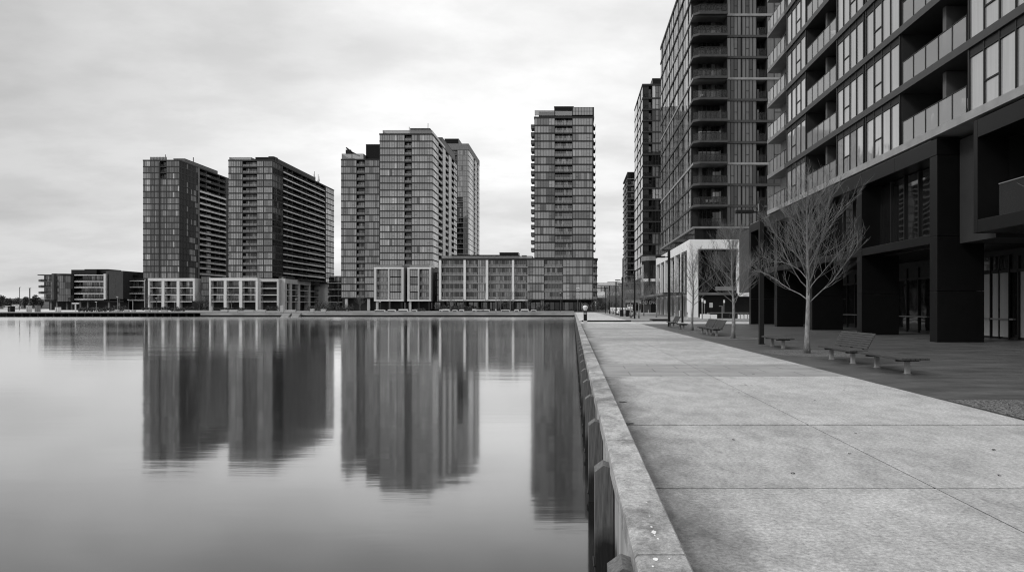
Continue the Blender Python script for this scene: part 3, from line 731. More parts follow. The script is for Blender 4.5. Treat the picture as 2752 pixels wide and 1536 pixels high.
me = MB(); me.extr([(cv(203), Y - .8), (cv(240), Y - 1.5), (cv(280.5), Y - .3), (cv(280.5), Y + 2.4), (cv(203), Y + 2.4)], 'x', 0, 1, 'slab_light')
me = MB(); me.prism([(cv(203), Y - .8), (cv(240), Y - 1.5), (cv(280.5), Y - .3), (cv(280.5), Y + 2.4), (cv(203), Y + 2.4)], -.25, .2, 'white_panel'); me = me.mesh('floor_slab')
for z in z5: link('floor_slab', me, B.root, (0, 0, z + (.02 if z == z5[-1] else 0)))
mb = MB(); mb.box(cv(280.7), cv(286), Y - .6, Y + 2, z5[0], z5[-1] + .6, 'white_panel'); mb.build('white_pier', B.root)
mb = MB(); mb.box(cv(286.5), cv(293), Y + .6, Y + 14, 4.6, z5[-1] + .6, 'black_metal'); mb.box(cv(293), cv(331.5), Y - .2, Y + 16, PZ(803, Y), PZ(727.5, Y), 'wall_grey'); mb.box(cv(281), cv(293), Y + .9, Y + 10, z5[-1] + .6, PZ(727.5, Y), 'wall_grey')
for j in range(3): mb.box(cv(306), cv(310), Y - .26, Y - .21, PZ(790 - 16 * j, Y), PZ(780 - 16 * j, Y), 'g_black')
mb.build('blank_wall', B.root)
mb = MB(); mb.box(cv(171), cv(240), Y + 5, Y + 18, z5[-1] + .4, PZ(723, Y), 'black_metal'); mb.box(cv(199), cv(263), Y + 7, Y + 17, PZ(724, Y), PZ(720.8, Y), 'dark_metal'); mb.box(cv(240), cv(279.5), Y + 7, Y + 17, z5[-1] + .4, PZ(723.5, Y), 'black_metal'); mb.build('penthouse', B.root)
mb = MB()
for p in (134, 150, 177, 190, 213, 233, 290, 318): mb.box(cv(p) - .35, cv(p) + .35, Y + .6, Y + 1.3, 0, z5[0] - .2, 'slab_mid')
mb.box(cv(120), cv(331), Y + .2, Y + 4, 4.1, 4.6, 'frame'); mb.build('ground_column', B.root)
B.done()

Y = 335.0; cv = lambda p: PX(p, Y)
B = Bld('apartment_block', 'low dark balcony block with thin white slabs between grey wall and white podium')
fl = [PZ(p, Y) for p in (806.5, 788.5, 771.5, 754.5)]
core(B, cv(331), cv(400), Y + 2.6, Y + 16, 0, fl[-1] + 2.2)
facade(B, 'front', Y, [(333, 349, 'B', 4), (350, 370, 'B', 5), (370, 390, 'B', 5)], fl, TB, conv=cv, rec=2.4, btones=[('g_black', 4), ('g_dark', 3), ('g_mid', 2), ('g_lite', 1)])
slabs(B, cv(350), cv(391), Y - .5, Y + 3, fl, 'slab_light', .4, .0)
mb = MB(); mb.box(cv(333), cv(398), Y + 2, Y + 12, fl[-1] + 2.2, fl[-1] + 3.0, 'dark_metal'); mb.box(cv(357), cv(358.5), Y - .4, Y, 0, fl[0], 'slab_light'); mb.box(cv(390), cv(391.4), Y - .6, Y, 0, fl[-1] + .3, 'slab_light'); mb.build('roof', B.root)
B.done()
B = Bld('office_block', 'flat pale grey box rising behind the low balcony block', cat='building')
Y = 420.0; cv = lambda p: PX(p, Y); mb = MB(); mb.box(cv(348), cv(383), Y, Y + 12, 0, PZ(733.5, Y), 'grey_panel'); mb.box(cv(347.6), cv(383.4), Y - .2, Y + 12.2, PZ(733.5, Y), PZ(732.8, Y), 'slab_light')
for k in range(6): mb.box(cv(350 + k * 5.6), cv(354 + k * 5.6), Y - .06, Y - .01, PZ(742, Y), PZ(736, Y), 'g_mid')
mb.build('wall', B.root)

# ================================================================== RIGHT BANK
# ---- near dark building: black metal podium with fins, glass and balcony storeys above
X0 = 17.0
A = Bld('apartment_building', 'near black metal podium building with glass balustrades, right edge of the picture')
zA = [9.82 + 3.07 * k for k in range(9)]
YN, YE = 19.0, 53.5
core(A, X0 + 2.6, X0 + 15, YN, YE - .2, 9.6, zA[-1])
facade(A, 'west', X0, [(YN, 24.6, 'W', 4), (24.6, 28.9, 'W', 4), (28.95, 34.7, 'B', 5), (34.8, 39.05, 'W', 4), (39.15, 43.3, 'W', 4), (43.35, 48.85, 'B', 5), (48.9, 53.45, 'W', 4)],
       zA, [('g_curt', 12), ('g_curt2', 1)], rec=2.6, btones=[('g_black', 3), ('shop', 2)], ends=.1,
       wargs=dict(sill=.2, head=.22, spandrel=.32, mull=.07), bargs=dict(rail='rail_pale', rail_h=1.2, npan=5))
for z in zA[:-1]:                                   # dividing wall inside each recessed balcony
    for ya in (31.4, 46.1): mb = MB(); mb.box(X0 + .5, X0 + 2.5, ya, ya + .3, z + .2, z + 2.86, 'grey_panel'); mb.build('balcony_divider', A.root)
slabs(A, X0, X0 + 15, YN, YE, zA[:-1], 'slab_dark', .36, .06, alt=lambda k: 'slab_pale' if k == 0 else 'frame_mid')
slabs(A, X0, X0 + 15, YN, YE, zA[-1:], 'slab_dark', .5, .06, 'roof')
core(A, X0 + .9, X0 + 12, YE - .2, YE + .2, 9.6, zA[-1], 'slab_mid')
mb = MB(); mb.box(X0 + 1.0, X0 + 1.5, YE + .2, 58.0, 9.4, zA[-1], 'slab_mid'); mb.build('corner_pier', A.root)
for k, z in enumerate(zA[:-1]):                     # corner balconies hung past the end wall
    mb = MB(); mb.box(X0 - .1, X0 + 5, YE + .1, 58.3, -.17, .15, 'slab_mid' if k else 'slab_pale'); o = mb.build('corner_balcony', A.root, (0, 0, z))
    rl = MB(); rl.box(X0 - .02, X0 + .0, YE + .2, 58.2, .2, 1.28, 'rail_pale'); rl.box(X0 + .02, X0 + 5, 58.17, 58.2, .2, 1.28, 'rail_pale')
    for q in range(5): rl.box(X0 - .05, X0 - .021, YE + .2 + q * 1.0, YE + .25 + q * 1.0, .15, 1.28, 'frame')
    rl.box(X0 - .03, X0 + .04, YE + .15, 58.24, 1.28, 1.34, 'frame'); rl.build('railing', o)
# podium
pm = 'dark_metal'
def fin(y, y1, depth, z0, z1):
    mb = MB(); mb.box(X0, X0 + depth, y, y1, z0, z1, pm)
    return mb.build('column', A.root, bevel=.012)
fins = [31.27 + 8.18 * k for k in range(5)]
for k, y in enumerate(fins):
    for (za, zb, dp) in ((0, 2.38, 2.2), (2.395, 4.95, 2.2), (4.965, 8.735, 1.15)): fin(y, y + .66, dp, za, zb)
fy0, fy1 = fins[0], fins[-1] + .66
for k in range(4):
    y0, y1 = fins[k] + .66, fins[k + 1]
    mb = MB(); mb.box(X0 + .02, X0 + 1.1, y0, y1, 4.64, 5.07, pm); mb.build('beam', A.root, bevel=.01)
    mb = MB(); n = 5; fl = 8.75 - 5.07                # upper glazing between the fins
    mb.box(X0 + 1.0, X0 + 1.1, y0, y1, 5.07, 5.17, 'frame_mid')
    for q in range(n):
        a, b = y0 + (y1 - y0) * q / n, y0 + (y1 - y0) * (q + 1) / n
        e = R.uniform(-.02, .02)
        mb.face([(X0 + 1.1 + e, b, 5.15), (X0 + 1.1 - e, a, 5.15), (X0 + 1.1 - e, a, 8.7), (X0 + 1.1 + e, b, 8.7)], 'g_black' if q else 'grey_panel')
        mb.box(X0 + 1.0, X0 + 1.12, a - .035, a + .035, 5.15, 8.72, 'frame')
    mb.build('window', A.root)
    mb = MB()                                        # recessed shop front behind the fins
    mb.box(X0 + 5.32, X0 + 5.6, y0 - .66, y1 + .66, 0, 4.6, 'wall_dark')
    for q in range(5):
        a = y0 + q * (y1 - y0) / 5; w = (y1 - y0) / 5
        mb.face([(X0 + 5.3, a + w - .06, .12), (X0 + 5.3, a + .06, .12), (X0 + 5.3, a + .06, 3.4), (X0 + 5.3, a + w - .06, 3.4)], 'blind' if q in (0,) and k in (0, 2) else 'shop')
        mb.box(X0 + 5.2, X0 + 5.3, a - .04, a + .04, 0, 4.2, 'frame')
    mb.box(X0 + 5.2, X0 + 5.31, y0, y1, 3.4, 3.55, 'frame'); mb.box(X0 + 5.15, X0 + 5.3, y0 + 1.8, y1 - .4, .98, 1.06, 'slab_mid')
    mb.build('shopfront', A.root)
for k in range(4):                                   # fascia panels with fine joints
    y0, y1 = fins[k], fins[k + 1]
    for j in range(2):
        a, b = y0 + (y1 - y0) * j / 2, y0 + (y1 - y0) * (j + 1) / 2
        mb = MB(); mb.box(X0 - .015, X0 + 1.2, a + .008, b - .008 + (.66 if (k == 3 and j == 1) else 0), 8.75, 9.5, pm); mb.build('fascia', A.root, bevel=.01)
mb = MB(); mb.box(X0 + 1.3, X0 + 15, fy0 + .1, fy1 + 4, 8.9, 9.55, 'wall_dark'); mb.box(X0 + .1, X0 + 15, fy0 + .7, fy1, 9.5, 9.6, 'slab_mid')
mb.box(X0 + 1.2, X0 + 15, fy0 + .1, fy1 - .1, 4.6, 4.9, 'black_metal'); mb.build('soffit', A.root)
mb = MB(); mb.box(X0 + 6, X0 + 15, 18, fy1 - .2, 0, 9.0, 'wall_dark'); mb.box(X0 + 2.2, X0 + 6, fy1 - .9, fy1 - .3, 0, 4.6, 'wall_dark')
mb.box(X0 + 1.15, X0 + 15, fins[0] + .2, fins[0] + .5, 4.9, 9.4, 'black_metal'); mb.build('back_wall', A.root)
mb = MB(); mb.box(X0, X0 + .5, fy1 + .02, 68.5, 3.1, 9.15, 'frame_mid'); mb.box(X0 + .52, X0 + 9, 68.0, 68.48, 3.1, 9.1, 'frame_mid'); mb.box(X0 + .1, X0 + 9, fy1 + .1, 68.4, 2.9, 3.08, 'slab_light'); mb.build('end_panel', A.root)
# nearer projecting box over the dark shopfronts
mb = MB()
b0, b1 = 19.0, 28.4
mb.box(X0 - .02, X0 + 1.3, b1 - .28, b1, 4.76, 9.5, pm); mb.box(X0 - .015, X0 + 1.3, b0, b1 - .28, 8.75, 9.5, pm); mb.box(X0 - .015, X0 + 1.3, b0, b1 - .28, 4.76, 5.3, pm)
mb.box(X0 + 1.3, X0 + 6, b0, b1, 4.74, 5.0, 'black_metal'); mb.box(X0 + 1.3, X0 + 6, b0, b1, 8.9, 9.5, 'wall_dark'); mb.box(X0 + 1.2, X0 + 6, b1 - .25, b1 - .02, 4.8, 9.4, 'black_metal')
mb.build('projecting_frame', A.root, bevel=.012)
mb = MB()
for q, (a, b, t) in enumerate(((26.9, 28.1, 'g_black'), (26.1, 26.85, 'g_curt'), (24.3, 26.05, 'g_mid'), (22.4, 24.25, 'g_dark'), (19.2, 22.3, 'g_black'))):
    mb.face([(X0 + 1.9, b, 5.3), (X0 + 1.9, a, 5.3), (X0 + 1.9, a, 8.8), (X0 + 1.9, b, 8.8)], t); mb.box(X0 + 1.8, X0 + 1.9, a - .06, a, 5.3, 8.8, 'frame')
mb.build('window', A.root)
mb = MB(); mb.box(X0 + .3, X0 + .32, b0, b1 - 1.2, 5.3, 6.62, 'rail'); mb.box(X0 + .28, X0 + .34, b0, b1 - 1.2, 6.62, 6.655, 'slab_mid'); mb.build('railing', A.root)
mb = MB(); mb.box(X0 + 1.0, X0 + 6, b1 + .1, fins[0] - .1, 4.6, 9.4, 'wall_dark'); mb.face([(X0 + .95, 29.3, 8.5), (X0 + .95, 28.55, 8.5), (X0 + .95, 28.55, 9.5), (X0 + .95, 29.3, 9.5)], 'g_lite'); mb.build('recess', A.root)
mb = MB(); mb.box(X0 + 5.45, X0 + 5.9, 18, fins[0] + .6, 0, 4.7, 'wall_dark')
for a, b, t in ((35.6, 37.0, 'blind'), (33.9, 35.5, 'blind'), (30.6, 33.2, 'shop'), (27.6, 30.4, 'shop'), (24.6, 27.4, 'shop'), (20, 24.4, 'shop')):
    if b > fins[0] + .6: continue
    mb.face([(X0 + 5.4, b, .1), (X0 + 5.4, a, .1), (X0 + 5.4, a, 3.42), (X0 + 5.4, b, 3.42)], t)
mb.box(X0 + 5.3, X0 + 5.4, 20, 33, .95, 1.05, 'slab_mid'); mb.build('shopfront', A.root)
mb = MB()
for a, b in ((35.62, 36.95), (34.1, 35.5)):
    mb.face([(X0 + 5.24, b, .1), (X0 + 5.24, a, .1), (X0 + 5.24, a, 3.42), (X0 + 5.24, b, 3.42)], 'blind'); mb.box(X0 + 5.15, X0 + 5.23, a - .06, a, 0, 4.3, 'frame'); 
    mb.face([(X0 + 5.24, b, 3.6), (X0 + 5.24, a, 3.6), (X0 + 5.24, a, 4.3), (X0 + 5.24, b, 4.3)], 'g_dark')
mb.build('glass_door', A.root)
A.done()

# ---- tower on the white colonnade
YB, XB = 100.0, 17.4
B = Bld('apartment_tower', 'dark glass tower rising from a white colonnade, nearest tower beyond the side street')
zt = [13.6 + 3.2 * k for k in range(14)]
xw, yf = 18.2, 101.0
core(B, xw + 2.2, 40, yf + 2.2, 139, 10, zt[-1])
cv = lambda p: PX(p, yf)
facade(B, 'front', yf, [(cv(1883), cv(1918), 'B', 3), (cv(1918), cv(1953), 'B', 3), (cv(1953), cv(1993), 'W', 4, {'tones': [('g_black', 5), ('g_dark', 1), ('g_grey', 2)]}), (cv(1993), cv(2034), 'W', 4, {'tones': [('g_grey', 6), ('g_black', 1)]}), (cv(2036), cv(2060), 'B', 3), (cv(2060), 40, 'W', 10)], zt,
       [('g_grey', 3), ('g_black', 3), ('g_dark', 2)], rec=2.2, btones=TB, wargs=dict(mull=.09, fr=.06), bargs=dict(rail_h=1.15, npan=3))
for i, z in enumerate(zt[:-1]):                     # the corner balcony carries on round the corner
    pass
ys = frange(yf + 2.2, 139, 7)
bl = []
for k in range(7):
    a, b = ys[k], ys[k + 1]
    bl += [(a, a + (b - a) * .42, 'W', 3), (a + (b - a) * .42, a + (b - a) * .6, 'B', 2), (a + (b - a) * .6, b, 'W', 2)]
facade(B, 'west', xw, bl, zt, [('g_mid', 3), ('g_lite', 4), ('g_mid2', 3)], rec=2.0, btones=TB, wargs=dict(mull=.07, lowbar=False, dep=.02, fr=.05), bargs=dict(rail='rail_pale', npan=2))
slabs(B, xw, 40, yf, 139, zt[1:-1], 'slab_dark', .34, .12, alt=lambda k: 'slab_pale' if k in (2, 6, 9) else 'wall_grey')
slabs(B, xw, 40, yf, 139, zt[:1], 'slab_mid', .3, .1)
slabs(B, xw, 40, yf, 139, zt[-1:], 'slab_dark', .6, .1, 'roof')
me = MB(); me.prism([(xw - .14, yf - .13), (xw + .75, yf - .85), (cv(1953), yf - .85), (cv(1953), yf - .13)], -.17, .17, 'wall_grey')
m1 = me.mesh('corner_balcony')
me = MB(); me.prism([(xw - .1, yf - .12), (xw + .76, yf - .8), (cv(1952), yf - .8), (cv(1952), yf - .77), (xw + .77, yf - .77), (xw - .08, yf - .10)], .17, 1.25, 'rail')
for k in range(6): me.box(xw + .76 + (cv(1952) - xw - .82) * k / 5, xw + .82 + (cv(1952) - xw - .82) * k / 5, yf - .84, yf - .79, .17, 1.3, 'frame')
me.box(xw + .75, cv(1952), yf - .84, yf - .76, 1.25, 1.31, 'frame')
m2 = me.mesh('railing')
B.body.box(xw + .15, 39, yf + .15, 138.8, 11.65, 13.48, 'g_black')
for z in zt[1:-1]: o = link('corner_balcony', m1, B.root, (0, 0, z)); link('railing', m2, o)
# white colonnade podium
zc = 11.7
mb = MB()
mb.box(XB, XB + 8.0, YB, YB + 1.6, 10.3, zc, 'white_panel'); mb.box(XB, XB + 1.6, YB + 1.6, 140.5, 10.3, zc, 'white_panel')
mb.box(XB, XB + 1.3, YB, YB + 2.4, 0, 10.3, 'white_panel'); mb.box(XB + 7.3, XB + 8.0, YB, YB + 1.6, 3.2, 10.3, 'white_panel')
mb.box(XB + 1.6, XB + 20, YB + 1.6, 140, 11.2, 11.6, 'slab_mid')
mb.build('white_frame', B.root)
for k in range(6):
    yy = YB + 8.2 + 6.4 * k
    mb = MB(); mb.box(XB, XB + .6, yy - .4, yy + .4, 3.95, 10.3, 'white_panel'); mb.build('white_fin', B.root)
    mb = MB(); mb.box(XB, XB + .5, yy - .3, yy + .3, 0, 3.6, 'white_panel'); mb.box(XB + .55, XB + .8, yy - 5.7, yy - .3, 0, 3.6, 'slab_mid'); mb.build('pier', B.root)
mb = MB(); mb.box(XB + 2.6, XB + 20, YB + 3, 140, 0, 11.2, 'wall_dark'); mb.box(XB + 1.3, XB + 20, YB + 2.6, YB + 3, 0, 3.6, 'black_metal'); mb.build('wall', B.root)
mb = MB()
for k in range(6):
    a = XB + 1.5 + k * 1.25; mb.box(a, a + 1.15, YB + 2.5, YB + 2.55, 3.9, 6.9, 'g_black'); mb.box(a, a + 1.15, YB + 2.5, YB + 2.55, 7.0, 10.2, 'shop')
mb.box(XB + 1.3, XB + 7.3, YB + 1.4, YB + 2.5, 3.45, 3.8, 'slab_mid'); mb.box(XB + 4.1, XB + 7.2, YB + .9, YB + 1.4, 4.1, 4.7, 'slab_mid')
for k in range(12): mb.box(XB + 2.45, XB + 2.58, YB + 3.2 + 3.1 * k, YB + 5.9 + 3.1 * k, 4.0, 10.2, R.choice(['g_black', 'g_ink', 'g_black', 'g_dark']))
mb.build('window', B.root)
mb = MB(); mb.box(XB + 7.3, XB + 22, YB + .4, YB + 1.5, 3.2, 3.7, 'slab_light'); mb.box(XB + 8.2, XB + 22, YB + 1.2, YB + 2, 3.8, 13.2, 'grey_panel'); mb.build('street_wall', B.root)
mb = MB(); mb.box(XB - 3.2, XB - .02, YB + 6, YB + 44, 3.62, 3.78, 'frame_mid'); mb.box(XB - 3.25, XB - 3.1, YB + 6, YB + 44, 3.55, 3.85, 'slab_mid'); 
for k in range(10): mb.box(XB - 3.1, XB - .05, YB + 7 + 4 * k, YB + 7.12 + 4 * k, 3.78, 3.95, 'frame')
mb.build('canopy', B.root)
mb = MB()
for k in range(3): mb.box(XB - .5, XB - .02, YB + 33 - 8 * k, YB + 33.1 - 8 * k, 3.0, 3.45, 'white')
mb.build('shop_sign', B.root)
B.done()

# ---- third tower down the promenade, with curved corner shop at its foot
YC, XC = 185.0, 19.2
B = Bld('apartment_tower', 'tall dark tower with a balcony column on its front, third one down the right bank')
zt = [9.6 + 3.1 * k for k in range(17)] + [62.9]
cv = lambda p: PX(p, YC)
core(B, XC + 1.8, 40, YC + 1.8, 209, 0, 62.9)
facade(B, 'front', YC, [(cv(1728), cv(1752), 'B', 3), (cv(1752), cv(1780), 'W', 3), (cv(1780), 40, 'W', 8)], zt, TD, btones=TB, bargs=dict(rail='rail'))
facade(B, 'west', XC, [(YC, 190, 'W', 3), (190, 192.6, 'B', 2), (192.6, 197.5, 'W', 3), (197.5, 200, 'B', 2), (200, 209, 'W', 5)], zt, TP, btones=TB, rec=1.7, wargs=dict(mull=.07, lowbar=False, dep=.02, fr=.05), bargs=dict(rail='rail_pale'))
slabs(B, XC, 40, YC, 209, zt[:-1], 'slab_dark', .4, .06); slabs(B, XC, 40, YC, 209, [62.9], 'slab_dark', .5, .1, 'roof')
roofblock(B, cv(1754), 38, YC + .3, YC + 14, 63.1, 64.6)
mb = MB()                                           # two storey bay with rounded corner in front
pts = [(cv(1722), 182.5), (cv(1724), 180.6), (cv(1730), 179.4), (cv(1738), 179), (cv(1775), 179), (cv(1775), YC), (cv(1722), YC)]
mb.prism([(x + (.3 if x < cv(1730) else 0), y + .3) for x, y in pts], 3.9, 14.0, 'black_metal'); mb.prism(pts, 14.0, 15.2, 'slab_mid'); mb.prism(pts, 8.4, 9.2, 'slab_light'); mb.prism(pts, 3.7, 4.3, 'frame')
for p in (1723, 1728, 1738.5, 1757): mb.box(cv(p) - .25, cv(p) + .25, 178.8 if p > 1730 else 181, 179.3 if p > 1730 else 181.5, 4.3, 13, 'pale_panel' if p == 1723 else 'frame')
for a, b in ((1740, 1747), (1748, 1756)):
    mb.box(cv(a), cv(b), 179.2, 179.28, 4.6, 8.2, 'g_dark'); mb.box(cv(a), cv(b), 179.2, 179.28, 9.4, 12.8, 'g_dark')
mb.build('corner_bay', B.root)
mb = MB(); mb.box(cv(1722), cv(1776), 182, 184, 0, 3.7, 'black_metal')
for k in range(9): mb.box(cv(1729.5 + 1.9 * k), cv(1730.1 + 1.9 * k), 181.8, 181.95, 0, 3.0, 'slab_mid')
mb.build('shopfront', B.root)
B.done()
def text(s, size, loc, rot, m, name, parent=None, ext=.02):
    cu = bpy.data.curves.new(name, 'FONT'); cu.body = s; cu.size = size; cu.align_x = 'CENTER'; cu.extrude = ext
    cu.materials.append(M[m]); q = bpy.data.objects.new(name, cu); COL.objects.link(q); bpy.context.view_layer.update()
    me = bpy.data.meshes.new_from_object(q.evaluated_get(bpy.context.evaluated_depsgraph_get())); bpy.data.objects.remove(q)
    o = bpy.data.objects.new(name, me); COL.objects.link(o); o.location = loc; o.rotation_euler = rot
    if parent: o.parent = parent
    return o
text('A SE/ ENG', 1.15, (cv(1738), 181.6, 2.05 + .4), (math.pi / 2, 0, 0), 'white', 'lettering', B.root)

# ---- fourth tower, far down
YD = 290.0; cv = lambda p: PX(p, YD)
B = Bld('apartment_tower', 'farthest slim tower on the right bank, open balconies stacked on its front')
top = PZ(462, YD); zt = frange(12, top - 3, 16)
core(B, cv(1686) + 1.5, cv(1735), YD + 2, YD + 26, 0, top - 3)
facade(B, 'front', YD, [(cv(1687), cv(1697), 'B', 2), (cv(1697), cv(1707), 'B', 2), (cv(1707), cv(1735), 'W', 5)], zt, TD, btones=TB, rec=2)
xd = cv(1686); facade(B, 'west', xd, [(YD, YD + 8, 'W', 4), (YD + 8, YD + 11, 'B', 2), (YD + 11, YD + 22, 'W', 5)], zt, TM, btones=TB)
slabs(B, xd, cv(1735), YD, YD + 26, zt, 'slab_mid', .4, .1)
mb = MB(); mb.box(xd, cv(1735), YD, YD + 26, top - .5, top, 'frame'); mb.box(xd, xd + .5, YD, YD + .5, zt[-1], top - .5, 'frame'); mb.box(xd + 4, cv(1735), YD + 3, YD + 20, zt[-1], top - .5, 'g_dark'); mb.build('roof', B.root)
mb = MB(); mb.box(cv(1681), cv(1735), YD - 3, YD + 2, 7.5, 9, 'slab_light'); mb.box(cv(1681), cv(1735), YD - 3, YD + 2, 3.5, 4.6, 'slab_light'); mb.box(cv(1682), cv(1735), YD - 2, YD + 2, 4.6, 7.5, 'g_dark'); mb.box(cv(1683), cv(1735), YD - 1, YD + 2, 0, 3.5, 'black_metal')
mb.build('podium', B.root); B.done()
B = Bld('apartment_tower', 'thin sliver of a pale tower at the far left edge of the right bank group'); YG_ = 330.0; cv = lambda p: PX(p, YG_)
mb = MB(); mb.box(cv(1677), cv(1690), YG_, YG_ + 12, 0, PZ(690, YG_), 'grey_panel')
for k in range(9): mb.box(cv(1677.8), cv(1683), YG_ - .08, YG_ - .02, 4 + 2.6 * k, 5.9 + 2.6 * k, 'g_dark')
mb.build('wall', B.root)

# ---- pale building closing the street
YE_ = 380.0; cv = lambda p: PX(p, YE_)
B = Bld('office_building', 'low pale glass building closing the end of the promenade', cat='building')
mb = MB(); mb.box(cv(1604), cv(1690), YE_, YE_ + 20, 8.0, PZ(759, YE_), 'white_panel'); mb.box(cv(1604), cv(1690), YE_ + 1, YE_ + 20, 0, 8.0, 'wall_mid'); mb.box(cv(1634), cv(1668), YE_ + 4, YE_ + 15, PZ(759, YE_), PZ(756, YE_), 'slab_mid')
mb.box(cv(1604), cv(1690), YE_ - .3, YE_ + .5, PZ(767, YE_), PZ(766, YE_), 'slab_mid')
mb.box(cv(1604), cv(1630), YE_ - .5, YE_, PZ(773.5, YE_), PZ(772.5, YE_), 'frame_mid')
mb.build('wall', B.root)
for k in range(20):
    mb = MB(); a = 1606 + k * 4.2; mb.box(cv(a), cv(a + 3.6), YE_ - .1, YE_ - .03, PZ(783.5, YE_), PZ(768.5, YE_), R.choice(['g_lite', 'g_lite', 'g_mid', 'white_panel'])); mb.build('window', B.root)
mb = MB(); mb.box(cv(1606), cv(1631), YE_ - 6, YE_ - .5, PZ(800, YE_), PZ(794, YE_), 'white_panel'); mb.build('awning', B.root)

# ================================================================== GROUND AND WATER
mb = MB(); mb.face([(-3500, -400, WZ), (3500, -400, WZ), (3500, 3500, WZ), (-3500, 3500, WZ)], 'water'); struct('water', mb, 'smooth grey water of the basin mirroring the towers')
mb = MB()
mb.face([(.62, -80, -.06), (3000, -80, -.06), (3000, 187.6, -.06), (.62, 187.6, -.06)], 'asphalt')
mb.face([(-166, 187.6, -.06), (3000, 187.6, -.06), (3000, 900, -.06), (-166, 900, -.06)], 'asphalt')
mb.face([(-3000, 900, -.06), (3000, 900, -.06), (3000, 3500, -.06), (-3000, 3500, -.06)], 'asphalt')
struct('ground', mb)
# promenade slabs with open joints over a dark bed
mb = MB(); mb.face([(.69, -12, -.025), (6.55, -12, -.025), (6.55, 74, -.025), (.69, 74, -.025)], 'joint')
def slab(x0, x1, y0, y1, m, g=.009, h=.0045):
    mb.face([(x0 + h, y0 + g, 0), (x1 - h, y0 + g, 0), (x1 - h, y1 - g, 0), (x0 + h, y1 - g, 0)], m)
    mb.face([(x0 + g, y0 + g, -.02), (x1 - g, y0 + g, -.02), (x1 - g, y0 + g, 0), (x0 + g, y0 + g, 0)], m); mb.face([(x0 + g, y1 - g, 0), (x1 - g, y1 - g, 0), (x1 - g, y1 - g, -.02), (x0 + g, y1 - g, -.02)], m)
xj = [.69, 3.3, 6.55]
for y0, y1, m in ((-12, -.5, 'concrete'), (-.5, 2.85, 'concrete'), (2.85, 6.1, 'concrete'), (6.1, 9.37, 'concrete'), (9.37, 15.9, 'concrete'), (15.9, 19.3, 'band'), (19.3, 26, 'concrete'), (26, 32.4, 'concrete'), (32.4, 35.6, 'band'),
                  (35.6, 49, 'concrete'), (49, 52, 'band'), (52, 66, 'concrete')):
    for a, b in ((.69, 3.3), (3.3, 6.55)): slab(a, b, y0 + (.03 if y0 == 9.37 else 0), y1 - (.025 if y1 == 9.37 else .006 if y1 == 6.1 else 0), (m if m != 'concrete' else {(2, 9): 'concrete_c', (1, 6): 'concrete_b', (2, 2): 'concrete_b', (1, 2): 'concrete', (1, 19): 'concrete_c', (1, 35): 'concrete_b'}.get((1 if a < 1 else 2, int(y0)), 'concrete')))
slab(.69, 6.55, 66, 74, 'pale_pave')
mb.face([(6.5, -12, .0), (6.56, -12, .0), (6.56, 74, .0), (6.5, 74, .0)][::1], 'pale_pave') if False else None
struct('promenade', mb)
mb = MB(); mb.face([(6.56, -40, -.004), (60, -40, -.004), (60, 65.0, -.004), (6.56, 65.0, -.004)], 'plaza'); struct('plaza_pavement', mb)
mb = MB(); mb.face([(6.57, 65.0, -.002), (60, 65.0, -.002), (60, 73, -.002), (6.57, 73, -.002)], 'pale_pave'); mb.face([(6.57, 73, -.002), (60, 73, -.002), (60, 99.5, -.002), (6.57, 99.5, -.002)], 'mid_pave'); struct('side_street', mb)
mb = MB(); mb.box(.69, 6.2, 74.02, 187.2, -.05, .11, 'pale_pave'); mb.box(6.2, 9.0, 75.5, 187.2, -.05, .105, 'mid_pave'); mb.box(9.0, 60, 78, 187.2, -.05, .10, 'mid_pave'); struct('far_promenade', mb)
mb = MB(); mb.box(.95, 6.4, 73.85, 74.0, -.02, .17, 'black_metal'); mb.box(8.9, 11.2, 77.7, 77.95, -.02, .24, 'black_metal'); struct('kerb', mb)
def ring(cx, cy, rx, ry, z, m, name):
    mb = MB(); n = 40
    mb.face([(cx + rx * math.cos(2 * math.pi * k / n) * (1 + .04 * math.sin(5 * k)), cy + ry * math.sin(2 * math.pi * k / n), z) for k in range(n)], m); return mb
for k, y in enumerate((23.95, 35.4, 47.1)):
    mb = ring(8.35, y, 1.55, 1.9, .002, 'gravel', 'tree_pit'); o = mb.build('tree_pit'); tag(o, None, None, 'gravel tree pits', 'structure')
mb = MB(); mb.face([(6.62, 8.3, .003), (10.6, 8.3, .003), (10.6, 11.9, .003), (6.62, 11.9, .003)], 'gravel'); o = mb.build('tree_pit'); tag(o, None, None, 'gravel tree pits', 'structure')

# seawall: body, coping stones, stains
W = thing('sea_wall', 'long pale concrete sea wall with flat coping stones along the water', 'wall', (.55, 0, 0))
ox = .55
mb = MB(); mb.box(.43 - ox, .69 - ox, -12, 187.2, -3, -.06, 'wallface'); mb.build('wall', W)
js = [-12, -8, -2.6, .8, 4.14, 7.71, 10.97, 14.2, 17.5] + [20.9 + 3.5 * k for k in range(47)]
for a, b in zip(js[:-1], js[1:]):
    b = min(b, 187.2)
    mb = MB(); mb.extr([(.381 - ox, -.06), (.709 - ox, -.06), (.709 - ox, .095), (.69 - ox, .12), (.40 - ox, .12), (.381 - ox, .10)], 'y', a + .009, b - .009, 'coping'); mb.build('coping_stone', W)
for (x, y, r) in ((.548, 4.55, .018), (.56, 4.42, .008), (.50, 4.06, .015), (.585, 4.07, .006), (.545, 4.66, .008), (.575, 5.25, .007), (.50, 5.15, .005), (.63, 3.80, .012), (.665, 3.81, .009), (.47, 3.95, .006), (.548, 4.49, .006), (.56, 4.9, .005)):
    mb = MB(); n = 12
    mb.face([(x - ox + r * math.cos(6.283 * k / n) * R.uniform(.7, 1.25), y + 1.9 * r * math.sin(6.283 * k / n) * R.uniform(.7, 1.25), .1225) for k in range(n)], 'dropping'); mb.build('bird_dropping', W)
